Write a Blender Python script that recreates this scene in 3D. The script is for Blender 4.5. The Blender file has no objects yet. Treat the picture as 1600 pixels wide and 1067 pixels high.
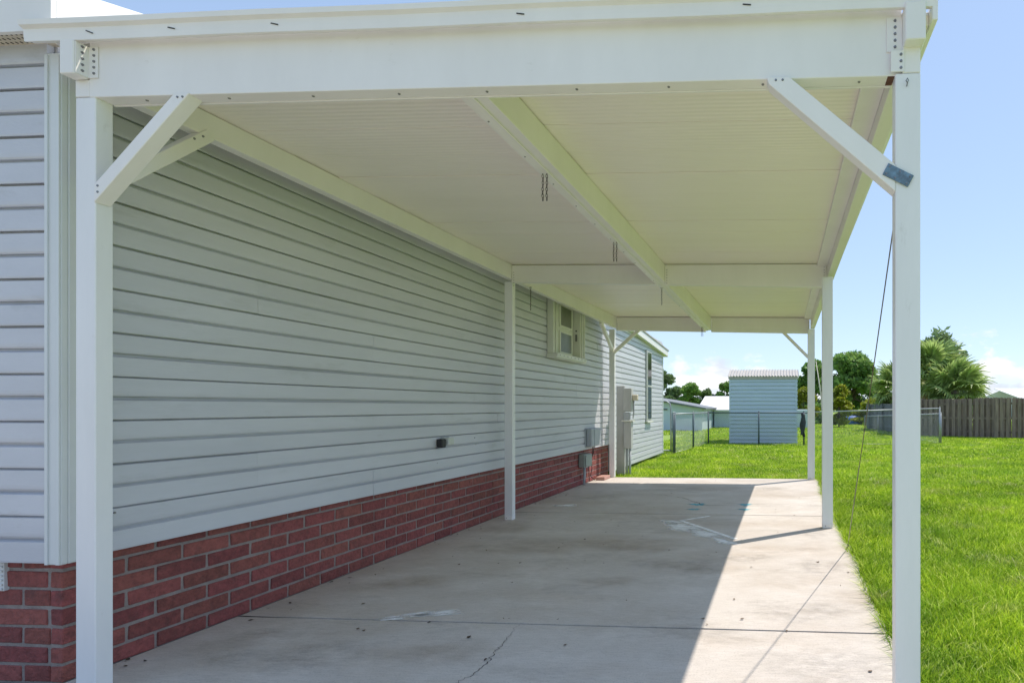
import bpy, bmesh, math, random
import numpy as np
from mathutils import Vector, Matrix
R = math.radians
random.seed(7); rng = np.random.default_rng(7)
scn = bpy.context.scene
C = scn.collection

# ------------------------------------------------------------------ camera
cam = bpy.data.cameras.new('camera'); camo = bpy.data.objects.new('camera', cam); C.objects.link(camo)
cam.sensor_width = 36.0; cam.lens = 880 / 1600 * 36; cam.clip_end = 2000; cam.clip_start = 0.05
cam.shift_x = (800 - 1164) / 1600; cam.shift_y = (636 - 533.5) / 1600
camo.location = (0, 0, 1.18); camo.rotation_euler = (R(90), 0, math.atan(61 / 880))
scn.camera = camo

# ------------------------------------------------------------------ light
SUN_EL = 64.0; SUN_DX, SUN_DY = 0.78, 0.625           # horizontal direction towards the sun
w = bpy.data.worlds.new('World'); scn.world = w; w.use_nodes = True
nt = w.node_tree; nt.nodes.clear()
def N(t, **k):
    n = nt.nodes.new(t)
    for a, b in k.items(): setattr(n, a, b)
    return n
sky = N('ShaderNodeTexSky', sky_type='NISHITA', sun_disc=False)
sky.sun_elevation = R(SUN_EL); sky.sun_rotation = math.atan2(SUN_DX, SUN_DY); sky.altitude = 0
sky.air_density = 0.9; sky.dust_density = 0.15; sky.ozone_density = 1.5
bg = N('ShaderNodeBackground'); bg.inputs['Strength'].default_value = 0.145
out = N('ShaderNodeOutputWorld')
tc = N('ShaderNodeTexCoord'); mp = N('ShaderNodeMapping'); mp.inputs['Scale'].default_value = (7, 7, 13)
mp.inputs['Location'].default_value = (2.2, 9.1, 0.6)
nz = N('ShaderNodeTexNoise'); nz.inputs['Scale'].default_value = 1.0; nz.inputs['Detail'].default_value = 9; nz.inputs['Roughness'].default_value = .56
sep = N('ShaderNodeSeparateXYZ')
up = N('ShaderNodeMapRange'); up.inputs[1].default_value = .035; up.inputs[2].default_value = .19; up.inputs[3].default_value = .085; up.inputs[4].default_value = -.20
addn = N('ShaderNodeMath', operation='ADD'); ramp = N('ShaderNodeValToRGB')
ramp.color_ramp.elements[0].position = .545; ramp.color_ramp.elements[1].position = .63
mix = N('ShaderNodeMix', data_type='RGBA')
nz2 = N('ShaderNodeTexNoise'); nz2.inputs['Scale'].default_value = 2.2; nz2.inputs['Detail'].default_value = 5
crmp = N('ShaderNodeValToRGB'); crmp.color_ramp.elements[0].position = .3; crmp.color_ramp.elements[1].position = .6
crmp.color_ramp.elements[0].color = (2.7, 2.95, 3.35, 1); crmp.color_ramp.elements[1].color = (4.4, 4.35, 4.3, 1)
L = nt.links.new
L(tc.outputs['Generated'], mp.inputs['Vector']); L(mp.outputs[0], nz.inputs['Vector']); L(mp.outputs[0], nz2.inputs['Vector'])
L(tc.outputs['Generated'], sep.inputs[0]); L(sep.outputs['Z'], up.inputs[0])
L(nz.outputs[0], addn.inputs[0]); L(up.outputs[0], addn.inputs[1]); L(addn.outputs[0], ramp.inputs[0])
L(nz2.outputs[0], crmp.inputs[0])
hsv = N('ShaderNodeGamma'); hsv.inputs['Gamma'].default_value = .45      # gamma flattens sky brightness from horizon to zenith
tint = N('ShaderNodeMix', data_type='RGBA', blend_type='MULTIPLY'); tint.inputs[0].default_value = 1; tint.inputs[7].default_value = (1.29, 1.46, 1.71, 1)
L(sky.outputs[0], hsv.inputs['Color']); L(hsv.outputs[0], tint.inputs[6])
L(ramp.outputs[0], mix.inputs[0]); L(tint.outputs[2], mix.inputs[6]); L(crmp.outputs[0], mix.inputs[7])
L(mix.outputs[2], bg.inputs['Color']); L(bg.outputs[0], out.inputs[0])

sl = bpy.data.lights.new('sun', 'SUN'); sl.energy = 2.45; sl.angle = R(.53); sl.color = (1, .91, .80)
so = bpy.data.objects.new('sun', sl); C.objects.link(so)
k = math.hypot(SUN_DX, SUN_DY)
sd = Vector((SUN_DX / k * math.cos(R(SUN_EL)), SUN_DY / k * math.cos(R(SUN_EL)), math.sin(R(SUN_EL))))
so.rotation_euler = sd.to_track_quat('Z', 'Y').to_euler(); so.location = sd * 40
scn.view_settings.view_transform = 'Standard'; scn.view_settings.look = 'None'
scn.view_settings.exposure = 1.0
scn.cycles.max_bounces = 12; scn.cycles.diffuse_bounces = 8; scn.view_settings.gamma = 1.0

# ------------------------------------------------------------------ materials
def material(name, col, rough=.6, var=.0, vscale=4., bump=0., bscale=40., stretch=(1, 1, 1), metal=0., spec=.5,
             col2=None, rand=0., attr=None, trans=0., coat=0., grime=None, gscale=1.5, gstretch=(1, 1, 1), glo=.56, ghi=.80):
    """Principled material: noise mottling between col and col2, fine relief, per-object or per-leaf tint."""
    m = bpy.data.materials.new(name); m.use_nodes = True; t = m.node_tree; b = t.nodes['Principled BSDF']
    def n(ty, **kw):
        q = t.nodes.new(ty)
        for a, v in kw.items(): setattr(q, a, v)
        return q
    lk = t.links.new
    b.inputs['Roughness'].default_value = rough; b.inputs['Metallic'].default_value = metal
    b.inputs['Specular IOR Level'].default_value = spec; b.inputs['Coat Weight'].default_value = coat
    tcn = n('ShaderNodeTexCoord'); mpn = n('ShaderNodeMapping'); mpn.inputs['Scale'].default_value = stretch
    geo = n('ShaderNodeNewGeometry')
    lk(geo.outputs['Position'], mpn.inputs['Vector'])
    c2 = col2 or tuple(max(0, v * (1 - var)) for v in col)
    nn = n('ShaderNodeTexNoise'); nn.inputs['Scale'].default_value = vscale; nn.inputs['Detail'].default_value = 6; nn.inputs['Roughness'].default_value = .65
    lk(mpn.outputs[0], nn.inputs['Vector'])
    rp = n('ShaderNodeValToRGB'); rp.color_ramp.elements[0].position = .32; rp.color_ramp.elements[1].position = .68
    rp.color_ramp.elements[0].color = (*c2, 1); rp.color_ramp.elements[1].color = (*col, 1)
    lk(nn.outputs[0], rp.inputs[0]); res = rp.outputs[0]
    if rand or attr:
        hs = n('ShaderNodeHueSaturation')
        if attr:
            src = n('ShaderNodeAttribute', attribute_name=attr).outputs['Fac']; r_ = attr and (rand or .5)
        else:
            src = n('ShaderNodeObjectInfo').outputs['Random']; r_ = rand
        mr = n('ShaderNodeMapRange'); mr.inputs[3].default_value = 1 - r_; mr.inputs[4].default_value = 1 + r_
        lk(src, mr.inputs[0]); lk(mr.outputs[0], hs.inputs['Value'])
        mh = n('ShaderNodeMapRange'); mh.inputs[3].default_value = .5 - .035 * r_; mh.inputs[4].default_value = .5 + .035 * r_
        ml = n('ShaderNodeMath', operation='FRACT'); mm = n('ShaderNodeMath', operation='MULTIPLY'); mm.inputs[1].default_value = 7.3
        lk(src, mm.inputs[0]); lk(mm.outputs[0], ml.inputs[0]); lk(ml.outputs[0], mh.inputs[0]); lk(mh.outputs[0], hs.inputs['Hue'])
        lk(res, hs.inputs['Color']); res = hs.outputs[0]
    if grime:
        gm = n('ShaderNodeMapping'); gm.inputs['Scale'].default_value = gstretch; lk(geo.outputs['Position'], gm.inputs['Vector'])
        gn = n('ShaderNodeTexNoise'); gn.inputs['Scale'].default_value = gscale; gn.inputs['Detail'].default_value = 9; gn.inputs['Roughness'].default_value = .72
        lk(gm.outputs[0], gn.inputs['Vector']); gr_ = n('ShaderNodeMapRange'); gr_.inputs[1].default_value = glo; gr_.inputs[2].default_value = ghi
        lk(gn.outputs[0], gr_.inputs[0]); gx = n('ShaderNodeMix', data_type='RGBA'); gx.inputs[7].default_value = (*grime, 1)
        lk(gr_.outputs[0], gx.inputs[0]); lk(res, gx.inputs[6]); res = gx.outputs[2]
    lk(res, b.inputs['Base Color'])
    if bump:
        bn = n('ShaderNodeTexNoise'); bn.inputs['Scale'].default_value = bscale; bn.inputs['Detail'].default_value = 4
        lk(mpn.outputs[0], bn.inputs['Vector'])
        bp = n('ShaderNodeBump'); bp.inputs['Strength'].default_value = bump; bp.inputs['Distance'].default_value = .01
        lk(bn.outputs[0], bp.inputs['Height']); lk(bp.outputs[0], b.inputs['Normal'])
    if trans:
        tr = n('ShaderNodeBsdfTranslucent'); mx = n('ShaderNodeMixShader'); mx.inputs[0].default_value = trans
        lk(res, tr.inputs['Color']); lk(b.outputs[0], mx.inputs[1]); lk(tr.outputs[0], mx.inputs[2])
        lk(mx.outputs[0], t.nodes['Material Output'].inputs['Surface'])
    return m

M = {}
M['white'] = material('painted_aluminium', (.86, .84, .81), .38, col2=(.80, .78, .75), vscale=3, stretch=(1, 1, .4), bump=.08, bscale=9, grime=(.42, .38, .31), gscale=5, gstretch=(1, 1, 1.5), glo=.64, ghi=1.05)  # same paint as the posts, warmed to imitate bounced light
M['whitepost'] = material('painted_post', (.84, .84, .84), .36, col2=(.77, .77, .77), vscale=2.2, stretch=(3, 3, .5), bump=.10, bscale=7, grime=(.40, .38, .34), gscale=7, gstretch=(1.5, 1.5, .6), glo=.62, ghi=1.0)
M['trim'] = material('vinyl_trim', (.70, .73, .73), .42, var=.06, vscale=3)
M['siding'] = material('vinyl_siding', (.61, .62, .66), .42, col2=(.545, .555, .595), vscale=1.6, stretch=(1, .5, 3), bump=.12, bscale=40, rand=.03, grime=(.33, .34, .33), gscale=2.6, gstretch=(1, .5, 2.5), glo=.57, ghi=.95)
M['brick'] = material('red_brick', (.33, .098, .085), .85, col2=(.19, .058, .052), vscale=30, bump=1.0, bscale=60, rand=.20, grime=(.09, .045, .042), gscale=9, glo=.54, ghi=.80)
M['mortar'] = material('mortar', (.36, .31, .29), .95, col2=(.25, .215, .20), vscale=14, bump=.8, bscale=120)
M['dark'] = material('dark_void', (.03, .028, .025), .9)
M['soil'] = material('soil', (.10, .075, .05), .95, var=.4, vscale=9, bump=.6, bscale=50)
M['bolt'] = material('zinc_bolt', (.30, .30, .31), .45, metal=.8, var=.3, vscale=60)
M['rust'] = material('rust', (.16, .075, .045), .85, var=.5, vscale=50)
M['plate'] = material('stained_galvanised_plate', (.20, .32, .42), .5, col2=(.10, .13, .16), vscale=45, metal=.35)
M['chain'] = material('weathered_chain', (.10, .085, .07), .6, metal=.6, var=.5, vscale=90)
M['galv'] = material('galvanised_pipe', (.40, .43, .46), .45, metal=.55, var=.25, vscale=15)
M['galvdark'] = material('weathered_pipe', (.12, .16, .19), .55, metal=.4, var=.35, vscale=15)
M['wire'] = material('fence_wire', (.30, .33, .35), .6, metal=.3)
M['glass'] = material('dim_window_glass', (.055, .065, .05), .06, var=.3, vscale=2, spec=.7)
M['screen'] = material('window_screen', (.20, .22, .17), .35, var=.3, vscale=4)
M['winwhite'] = material('window_frame_paint', (.72, .73, .66), .45, var=.08, vscale=8)
M['greybox'] = material('grey_plastic_box', (.42, .45, .48), .5, var=.12, vscale=10)
M['greenbox'] = material('grey_green_box', (.32, .36, .33), .55, var=.15, vscale=16)
M['pedestal'] = material('weathered_grey_paint', (.52, .53, .52), .6, var=.18, vscale=9, stretch=(1, 1, .3))
M['black'] = material('black_plastic', (.02, .02, .02), .5)
M['lens'] = material('clear_cover', (.62, .64, .62), .15, var=.1, vscale=20)
M['paver'] = material('pink_paver', (.52, .30, .25), .9, var=.25, vscale=20, bump=.5, bscale=80)
M['shed'] = material('blue_shed_siding', (.52, .62, .72), .5, var=.10, vscale=3, stretch=(.3, .3, 3))
M['shedroof'] = material('corrugated_roof', (.50, .48, .45), .6, var=.25, vscale=7, stretch=(1, 1, 1))
M['nbblue'] = material('pale_blue_wall', (.56, .66, .74), .6, var=.07, vscale=1.5)
M['nbroof'] = material('blue_metal_roof', (.20, .22, .24), .7, var=.12, vscale=2)
M['whiteroof'] = material('white_metal_roof', (.80, .80, .80), .5, var=.05, vscale=2)
M['wood'] = material('weathered_picket', (.28, .215, .175), .9, col2=(.15, .115, .095), vscale=14, stretch=(1, 1, .15), bump=.6, bscale=40, rand=.28)
M['woodgrey'] = material('silvered_board', (.19, .20, .22), .9, col2=(.12, .12, .135), vscale=14, stretch=(1, 1, .15), bump=.5, bscale=40, rand=.22)
M['bark'] = material('bark', (.16, .125, .095), .95, var=.5, vscale=8, stretch=(1, 1, .3), bump=.8, bscale=20)
M['blue'] = material('blue_tarp', (.02, .14, .50), .5, var=.3, vscale=5)
M['cloth'] = material('dark_cloth', (.05, .06, .07), .85, var=.4, vscale=14)
M['soffit'] = material('cream_soffit', (.66, .60, .48), .6, var=.06, vscale=8)
M['crack'] = material('crack_fill', (.055, .045, .038), .95)
M['leaflitter'] = material('dry_leaf', (.10, .065, .035), .9, attr='rnd', rand=.6)
M['cable'] = material('steel_cable', (.20, .17, .13), .5, metal=.5, var=.3, vscale=20)

def leafmat(name, col, col2, trans=.35, rand=.4, vscale=.7, rough=.5):
    return material(name, col, rough, col2=col2, vscale=vscale, attr='rnd', rand=rand, trans=trans, spec=.35 if rough < .7 else .08)
M['grass'] = material('grass_blade', (.44, .59, .035), .85, col2=(.19, .34, .03), vscale=1.1, attr='rnd', rand=.34, trans=.45, spec=.08, grime=(.48, .43, .18), gscale=1.6, glo=.53, ghi=.74)
def blade_tints(m):
    """single blades run from deep green through yellow-green to straw"""
    t = m.node_tree; hs = [n for n in t.nodes if n.type == 'HUE_SAT'][0]
    at = t.nodes.new('ShaderNodeAttribute'); at.attribute_name = 'rnd'
    rp = t.nodes.new('ShaderNodeValToRGB'); e = rp.color_ramp.elements
    e[0].position = 0; e[0].color = (.42, .62, .55, 1); e[1].position = 1; e[1].color = (1.7, 1.35, 4.5, 1)
    for p_, c_ in ((.35, (.8, .9, .9, 1)), (.7, (1.12, 1.08, 1, 1)), (.93, (1.3, 1.2, 1.6, 1))):
        q = e.new(p_); q.color = c_
    mx = t.nodes.new('ShaderNodeMix'); mx.data_type = 'RGBA'; mx.blend_type = 'MULTIPLY'; mx.inputs[0].default_value = 1
    gx = [n for n in t.nodes if n.type == 'MIX' and n.outputs[2].links][0]; dst = [l.to_socket for l in gx.outputs[2].links]
    t.links.new(at.outputs['Fac'], rp.inputs[0]); t.links.new(gx.outputs[2], mx.inputs[6]); t.links.new(rp.outputs[0], mx.inputs[7])
    for d_ in dst: t.links.new(mx.outputs[2], d_)
blade_tints(M['grass'])
M['oak'] = leafmat('broad_leaf', (.27, .42, .10), (.14, .27, .07), .45)
M['farleaf'] = leafmat('distant_leaf', (.21, .30, .12), (.14, .22, .09), .4, .35, .4)
M['yleaf'] = leafmat('yellow_green_leaf', (.34, .36, .03), (.20, .26, .03), .45)
M['shrub'] = leafmat('grey_green_leaf', (.30, .40, .18), (.20, .30, .14), .4)
M['palm'] = leafmat('palm_leaf', (.46, .56, .19), (.24, .36, .11), .4, .5, 3, .28)
M['palmdry'] = leafmat('dry_palm_leaf', (.48, .33, .12), (.36, .25, .10), .25, .3, 3)
M['hill'] = leafmat('far_wood', (.05, .09, .06), (.04, .07, .055), .2, .3, .1)

# ceiling panels: long shallow ribs running across the carport
def ceiling_mat():
    m = material('ribbed_roof_panel', (.92, .86, .785), .33, col2=(.885, .825, .745), vscale=1.3, stretch=(.25, 3, 1))  # cream tint puts warm ground bounce into the white panels
    t = m.node_tree; b = t.nodes['Principled BSDF']
    g = t.nodes.new('ShaderNodeNewGeometry'); wv = t.nodes.new('ShaderNodeTexWave'); wv.bands_direction = 'Y'
    wv.inputs['Scale'].default_value = 9.0; wv.inputs['Distortion'].default_value = .15
    bp = t.nodes.new('ShaderNodeBump'); bp.inputs['Strength'].default_value = .30; bp.inputs['Distance'].default_value = .004
    t.links.new(g.outputs['Position'], wv.inputs['Vector']); t.links.new(wv.outputs['Fac'], bp.inputs['Height'])
    t.links.new(bp.outputs[0], b.inputs['Normal']); return m
M['ceiling'] = ceiling_mat()

def concrete_mat():
    m = bpy.data.materials.new('broomed_concrete'); m.use_nodes = True; t = m.node_tree; b = t.nodes['Principled BSDF']
    n = t.nodes.new; lk = t.links.new
    g = n('ShaderNodeNewGeometry')
    def noise(sc, stretch, det=6, rough=.6):
        mpn = n('ShaderNodeMapping'); mpn.inputs['Scale'].default_value = stretch
        q = n('ShaderNodeTexNoise'); q.inputs['Scale'].default_value = sc; q.inputs['Detail'].default_value = det; q.inputs['Roughness'].default_value = rough
        lk(g.outputs['Position'], mpn.inputs[0]); lk(mpn.outputs[0], q.inputs['Vector']); return q.outputs[0]
    def ramp(src, p0, c0, p1, c1):
        r = n('ShaderNodeValToRGB'); r.color_ramp.elements[0].position = p0; r.color_ramp.elements[0].color = (*c0, 1)
        r.color_ramp.elements[1].position = p1; r.color_ramp.elements[1].color = (*c1, 1); lk(src, r.inputs[0]); return r.outputs[0]
    def mixc(fac, a, c, mode='MIX'):
        q = n('ShaderNodeMix'); q.data_type = 'RGBA'; q.blend_type = mode
        if isinstance(fac, float): q.inputs[0].default_value = fac
        else: lk(fac, q.inputs[0])
        lk(a, q.inputs[6]); lk(c, q.inputs[7]); return q.outputs[2]
    base = ramp(noise(1.1, (1, 1, 1)), .3, (.535, .485, .435), .7, (.61, .565, .52))
    fine = ramp(noise(85, (.16, 1, 1), 4), .3, (.90, .90, .90), .7, (1.05, 1.05, 1.05))
    spk = ramp(noise(120, (1, 1, 1), 4), .30, (.60, .58, .56), .47, (1, 1, 1))
    c = mixc(1.0, base, fine, 'MULTIPLY'); c = mixc(.6, c, spk, 'MULTIPLY')
    st = ramp(noise(.75, (.6, 1.1, 1), 7, .7), .46, (1, 1, 1), .70, (.66, .54, .40))
    c = mixc(.50, c, st, 'MULTIPLY')
    lt = ramp(noise(3.4, (.6, 1, 1), 8, .7), .50, (1, 1, 1), .72, (1.16, 1.17, 1.19)); c = mixc(.9, c, lt, 'MULTIPLY')
    drk = ramp(noise(2.3, (.45, 1, 1), 10, .8), .53, (1, 1, 1), .72, (.50, .48, .46))
    c = mixc(.6, c, drk, 'MULTIPLY')
    lk(c, b.inputs['Base Color']); b.inputs['Roughness'].default_value = .85
    bp = n('ShaderNodeBump'); bp.inputs['Strength'].default_value = .25; bp.inputs['Distance'].default_value = .003
    lk(noise(110, (.12, 1, 1), 3), bp.inputs['Height']); lk(bp.outputs[0], b.inputs['Normal']); return m
M['concrete'] = concrete_mat()

def smear_mat(name, col, lo, hi, sc, st=(1, 1, 1), top=1.):
    """worn paint or chalk: opaque in patches, gone elsewhere"""
    m = bpy.data.materials.new(name); m.use_nodes = True; t = m.node_tree; b = t.nodes['Principled BSDF']
    b.inputs['Base Color'].default_value = (*col, 1); b.inputs['Roughness'].default_value = .8
    g = t.nodes.new('ShaderNodeNewGeometry'); mpn = t.nodes.new('ShaderNodeMapping'); mpn.inputs['Scale'].default_value = st
    q = t.nodes.new('ShaderNodeTexNoise'); q.inputs['Scale'].default_value = sc; q.inputs['Detail'].default_value = 7; q.inputs['Roughness'].default_value = .7
    r = t.nodes.new('ShaderNodeMapRange'); r.inputs[1].default_value = lo; r.inputs[2].default_value = hi; r.inputs[4].default_value = top
    at = t.nodes.new('ShaderNodeAttribute'); at.attribute_name = 'edge'
    mu = t.nodes.new('ShaderNodeMath'); mu.operation = 'MULTIPLY'
    t.links.new(g.outputs['Position'], mpn.inputs[0]); t.links.new(mpn.outputs[0], q.inputs['Vector'])
    t.links.new(q.outputs[0], r.inputs[0]); t.links.new(r.outputs[0], mu.inputs[0]); t.links.new(at.outputs['Fac'], mu.inputs[1])
    t.links.new(mu.outputs[0], b.inputs['Alpha']); return m
M['chalk'] = smear_mat('white_spill', (.88, .88, .88), .28, .50, 9, (1, 2, 1))
M['rusty'] = smear_mat('brown_stain', (.30, .20, .11), .30, .68, 5, (1, 1.6, 1), .26)
M['oil'] = smear_mat('dark_stain', (.11, .10, .09), .40, .70, 11, (.8, 1.4, 1), .26)
M['bluepaint'] = smear_mat('blue_marking_paint', (.08, .48, .62), .28, .60, 14)

# ------------------------------------------------------------------ helpers
def link(name, me, mat, parent=None, smooth=False):
    o = bpy.data.objects.new(name, me); C.objects.link(o)
    if mat is not None and not me.materials: me.materials.append(mat)
    if parent is not None: o.parent = parent
    if smooth:
        for p in me.polygons: p.use_smooth = True
    return o
def pyd(name, verts, faces, mat, parent=None, smooth=False):
    me = bpy.data.meshes.new(name); me.from_pydata([tuple(v) for v in verts], [], faces)
    bm = bmesh.new(); bm.from_mesh(me); bmesh.ops.recalc_face_normals(bm, faces=bm.faces); bm.to_mesh(me); bm.free()
    return link(name, me, mat, parent, smooth)
BOXF = [(0, 3, 2, 1), (4, 5, 6, 7), (0, 1, 5, 4), (1, 2, 6, 5), (2, 3, 7, 6), (3, 0, 4, 7)]
def bevelled(o, wd, seg=1):
    bm = bmesh.new(); bm.from_mesh(o.data)
    bmesh.ops.bevel(bm, geom=bm.edges[:], offset=wd, segments=seg, affect='EDGES', profile=.5)
    bm.to_mesh(o.data); bm.free(); return o
def box(name, x0, x1, y0, y1, z0, z1, mat, parent=None, bev=.002):
    o = pyd(name, [(x0, y0, z0), (x1, y0, z0), (x1, y1, z0), (x0, y1, z0), (x0, y0, z1), (x1, y0, z1), (x1, y1, z1), (x0, y1, z1)], BOXF, mat, parent)
    return bevelled(o, bev) if bev else o
def hexa(name, x0, x1, y0, y1, zb, zt, mat, parent=None, bev=.002):
    q = [(x0, y0), (x1, y0), (x1, y1), (x0, y1)]
    zb = zb if callable(zb) else (lambda x, y, v=zb: v); zt = zt if callable(zt) else (lambda x, y, v=zt: v)
    o = pyd(name, [(x, y, zb(x, y)) for x, y in q] + [(x, y, zt(x, y)) for x, y in q], BOXF, mat, parent)
    return bevelled(o, bev) if bev else o
def bar(name, a, b, wd, dp, side, mat, parent=None, bev=.002, ext=0.):
    """bar from a to b; dp measured along `side`, wd across it"""
    a, b, side = Vector(a), Vector(b), Vector(side).normalized()
    d = (b - a).normalized(); a = a - d * ext; b = b + d * ext; n = d.cross(side).normalized()
    vs = []
    for p in (a, b):
        for i, j in ((-1, -1), (1, -1), (1, 1), (-1, 1)): vs.append(p + n * wd / 2 * i + side * dp / 2 * j)
    o = pyd(name, vs, BOXF, mat, parent)
    return bevelled(o, bev) if bev else o
def tube_data(pts, r, seg=8):
    pts = [Vector(p) for p in pts]; rs = r if isinstance(r, (list, tuple)) else [r] * len(pts)
    vs, fs = [], []
    for i, p in enumerate(pts):
        d = (pts[min(i + 1, len(pts) - 1)] - pts[max(i - 1, 0)]).normalized()
        a = Vector((0, 0, 1)) if abs(d.z) < .9 else Vector((1, 0, 0))
        u = d.cross(a).normalized(); v = d.cross(u)
        for j in range(seg):
            t = 2 * math.pi * j / seg; vs.append(p + (u * math.cos(t) + v * math.sin(t)) * rs[i])
    for i in range(len(pts) - 1):
        for j in range(seg):
            fs.append((i * seg + j, i * seg + (j + 1) % seg, (i + 1) * seg + (j + 1) % seg, (i + 1) * seg + j))
    fs.append(tuple(range(seg))[::-1]); fs.append(tuple(range((len(pts) - 1) * seg, len(pts) * seg)))
    return vs, fs
def tube(name, pts, r, mat, parent=None, seg=8, smooth=True):
    vs, fs = tube_data(pts, r, seg); o = pyd(name, vs, fs, mat, parent)
    if smooth:
        for p in o.data.polygons:
            if len(p.vertices) == 4: p.use_smooth = True
    return o
def joined(name, parts, mat, parent=None):
    vs, fs = [], []
    for v, f in parts:
        k = len(vs); vs += list(v); fs += [tuple(i + k for i in q) for q in f]
    return pyd(name, vs, fs, mat, parent)
def boxd(x0, x1, y0, y1, z0, z1):
    return [Vector(p) for p in [(x0, y0, z0), (x1, y0, z0), (x1, y1, z0), (x0, y1, z0), (x0, y0, z1), (x1, y0, z1), (x1, y1, z1), (x0, y1, z1)]], BOXF
def empty(name, loc=(0, 0, 0)):
    o = bpy.data.objects.new(name, None); C.objects.link(o); o.location = loc; o.empty_display_size = .2; return o
def tag(o, label, cat, group=None):
    o['label'] = label; o['category'] = cat
    if group: o['group'] = group
    return o
def keep(o, parent):
    """parent without moving: parts are modelled in world space"""
    o.parent = parent; o.matrix_parent_inverse = Matrix.Translation(parent.location).inverted(); return o
def thing(name, label, cat, loc=(0, 0, 0), group=None):
    return tag(empty(name, loc), label, cat, group)
def adopt(t):
    """world-space children of a thing whose Empty is not at the origin"""
    if t.location.length > 0:
        for ch in t.children: ch.matrix_parent_inverse = Matrix.Translation(t.location).inverted()
def structure(o, label=None, cat=None):
    o['kind'] = 'structure'
    if label: o['label'] = label; o['category'] = cat
    return o
BOLT = None
def bolt(loc, nrm, parent, r=.006, mat='bolt'):
    """round-headed screw, mesh shared by all"""
    global BOLT
    if BOLT is None:
        bm = bmesh.new(); bmesh.ops.create_cone(bm, cap_ends=True, segments=10, radius1=1, radius2=.72, depth=.8)
        BOLT = bpy.data.meshes.new('screw'); bm.to_mesh(BOLT); bm.free(); BOLT.materials.append(M['bolt'])
    o = bpy.data.objects.new('screw', BOLT); C.objects.link(o); o.location = loc; o.scale = (r, r, r)
    o.rotation_euler = Vector(nrm).to_track_quat('Z', 'Y').to_euler(); o.parent = parent; return o

# ------------------------------------------------------------------ ground
GZ = -.035
bm = bmesh.new(); bmesh.ops.create_grid(bm, x_segments=40, y_segments=40, size=450)
me = bpy.data.meshes.new('lawn'); bm.to_mesh(me); bm.free()
M['lawn'] = material('lawn_ground', (.26, .37, .05), .95, col2=(.15, .24, .045), vscale=1.4, bump=.6, bscale=30)
lawn = structure(link('lawn', me, M['lawn'])); lawn.location = (0, 200, GZ)

# unseen street behind the camera, added to make the ground bounce neutral
M['asphalt'] = material('old_asphalt', (.20, .195, .19), .9, col2=(.15, .147, .143), vscale=3, bump=.6, bscale=60)
structure(box('street', -60, 60, -17, -9.9, -.2, -.02, M['asphalt'], None, 0))
M['gravel'] = material('grey_gravel', (.33, .30, .28), .95, col2=(.22, .20, .185), vscale=30, bump=.8, bscale=60)
structure(box('added_gravel', -14, -3.12, -9.7, 2.19, -.2, -.008, M['gravel'], None, 0))  # mostly unseen grey ground, added left of the drive for neutral bounce
# concrete drive in bays, a sawn joint between neighbours
drive = structure(pyd('driveway', *(lambda v, f: (v, f))(*boxd(-3.08, .54, -9.7, 9.30, -.10, -.012)), M['soil']))
SX0, SX1 = -3.076, .56
ys = [-9.7, -6.53, -3.36, -.19, 2.98, 6.15, 9.33]
for i in range(6):
    a, b = ys[i] + .0085, ys[i + 1] - .0085
    ny = 40; vs = []; fs = []
    for j in range(ny + 1):                                       # the lawn-side edge is a little ragged
        y = a + (b - a) * j / ny; e = SX1 + .012 * math.sin(y * 3.1) + .010 * math.sin(y * 11.7 + 1) + random.uniform(-.004, .004)
        vs += [(SX0, y, 0), (e - .012, y, 0), (e, y, -.012), (e, y, -.09)]
    for j in range(ny):
        for q in range(3): fs.append((j * 4 + q, j * 4 + q + 1, j * 4 + q + 5, j * 4 + q + 4))
    fs.append((0, 1, 2, 3)); fs.append(tuple(ny * 4 + q for q in (3, 2, 1, 0)))
    o = pyd('slab_panel', vs, fs, M['concrete'], drive)
    panels = globals().setdefault('panels', []); panels.append(o)

def strip(name, pts, wd, z, mat, parent, jit=0., taper=True):
    """thin flat ribbon lying on the slab"""
    vs, fs = [], []
    n = len(pts)
    for i, p in enumerate(pts):
        p = Vector((p[0], p[1], 0)); q0 = Vector((*pts[max(i - 1, 0)][:2], 0)); q1 = Vector((*pts[min(i + 1, n - 1)][:2], 0))
        d = (q1 - q0).normalized(); s = Vector((-d.y, d.x, 0)); ww = wd * (random.uniform(.5, 1.3) if jit else 1)
        if taper: ww *= min(1, .25 + 2.2 * min(i, n - 1 - i) / n)
        c0 = p + s * random.uniform(-jit, jit); vs += [c0 - s * ww / 2, c0 + s * ww / 2]
    vs = [(v.x, v.y, z) for v in vs]
    for i in range(n - 1): fs.append((2 * i, 2 * i + 1, 2 * i + 3, 2 * i + 2))
    return pyd(name, vs, fs, mat, parent)
def lerp_pts(ctrl, n):
    res = []
    for (a, b) in zip(ctrl[:-1], ctrl[1:]):
        for i in range(n): t = i / n; res.append((a[0] + (b[0] - a[0]) * t, a[1] + (b[1] - a[1]) * t))
    return res + [ctrl[-1]]
strip('crack', lerp_pts([(-1.44, 2.965), (-1.41, 2.78), (-1.39, 2.62), (-1.36, 2.45), (-1.41, 2.28), (-1.40, 2.0), (-1.46, 1.7)], 12), .004, .0022, M['crack'], panels[3], .011)
strip('crack', lerp_pts([(-1.85, 7.62), (-1.3, 7.25), (-.95, 6.72), (-.55, 6.75)], 14), .011, .0022, M['crack'], panels[5], .018)
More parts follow.
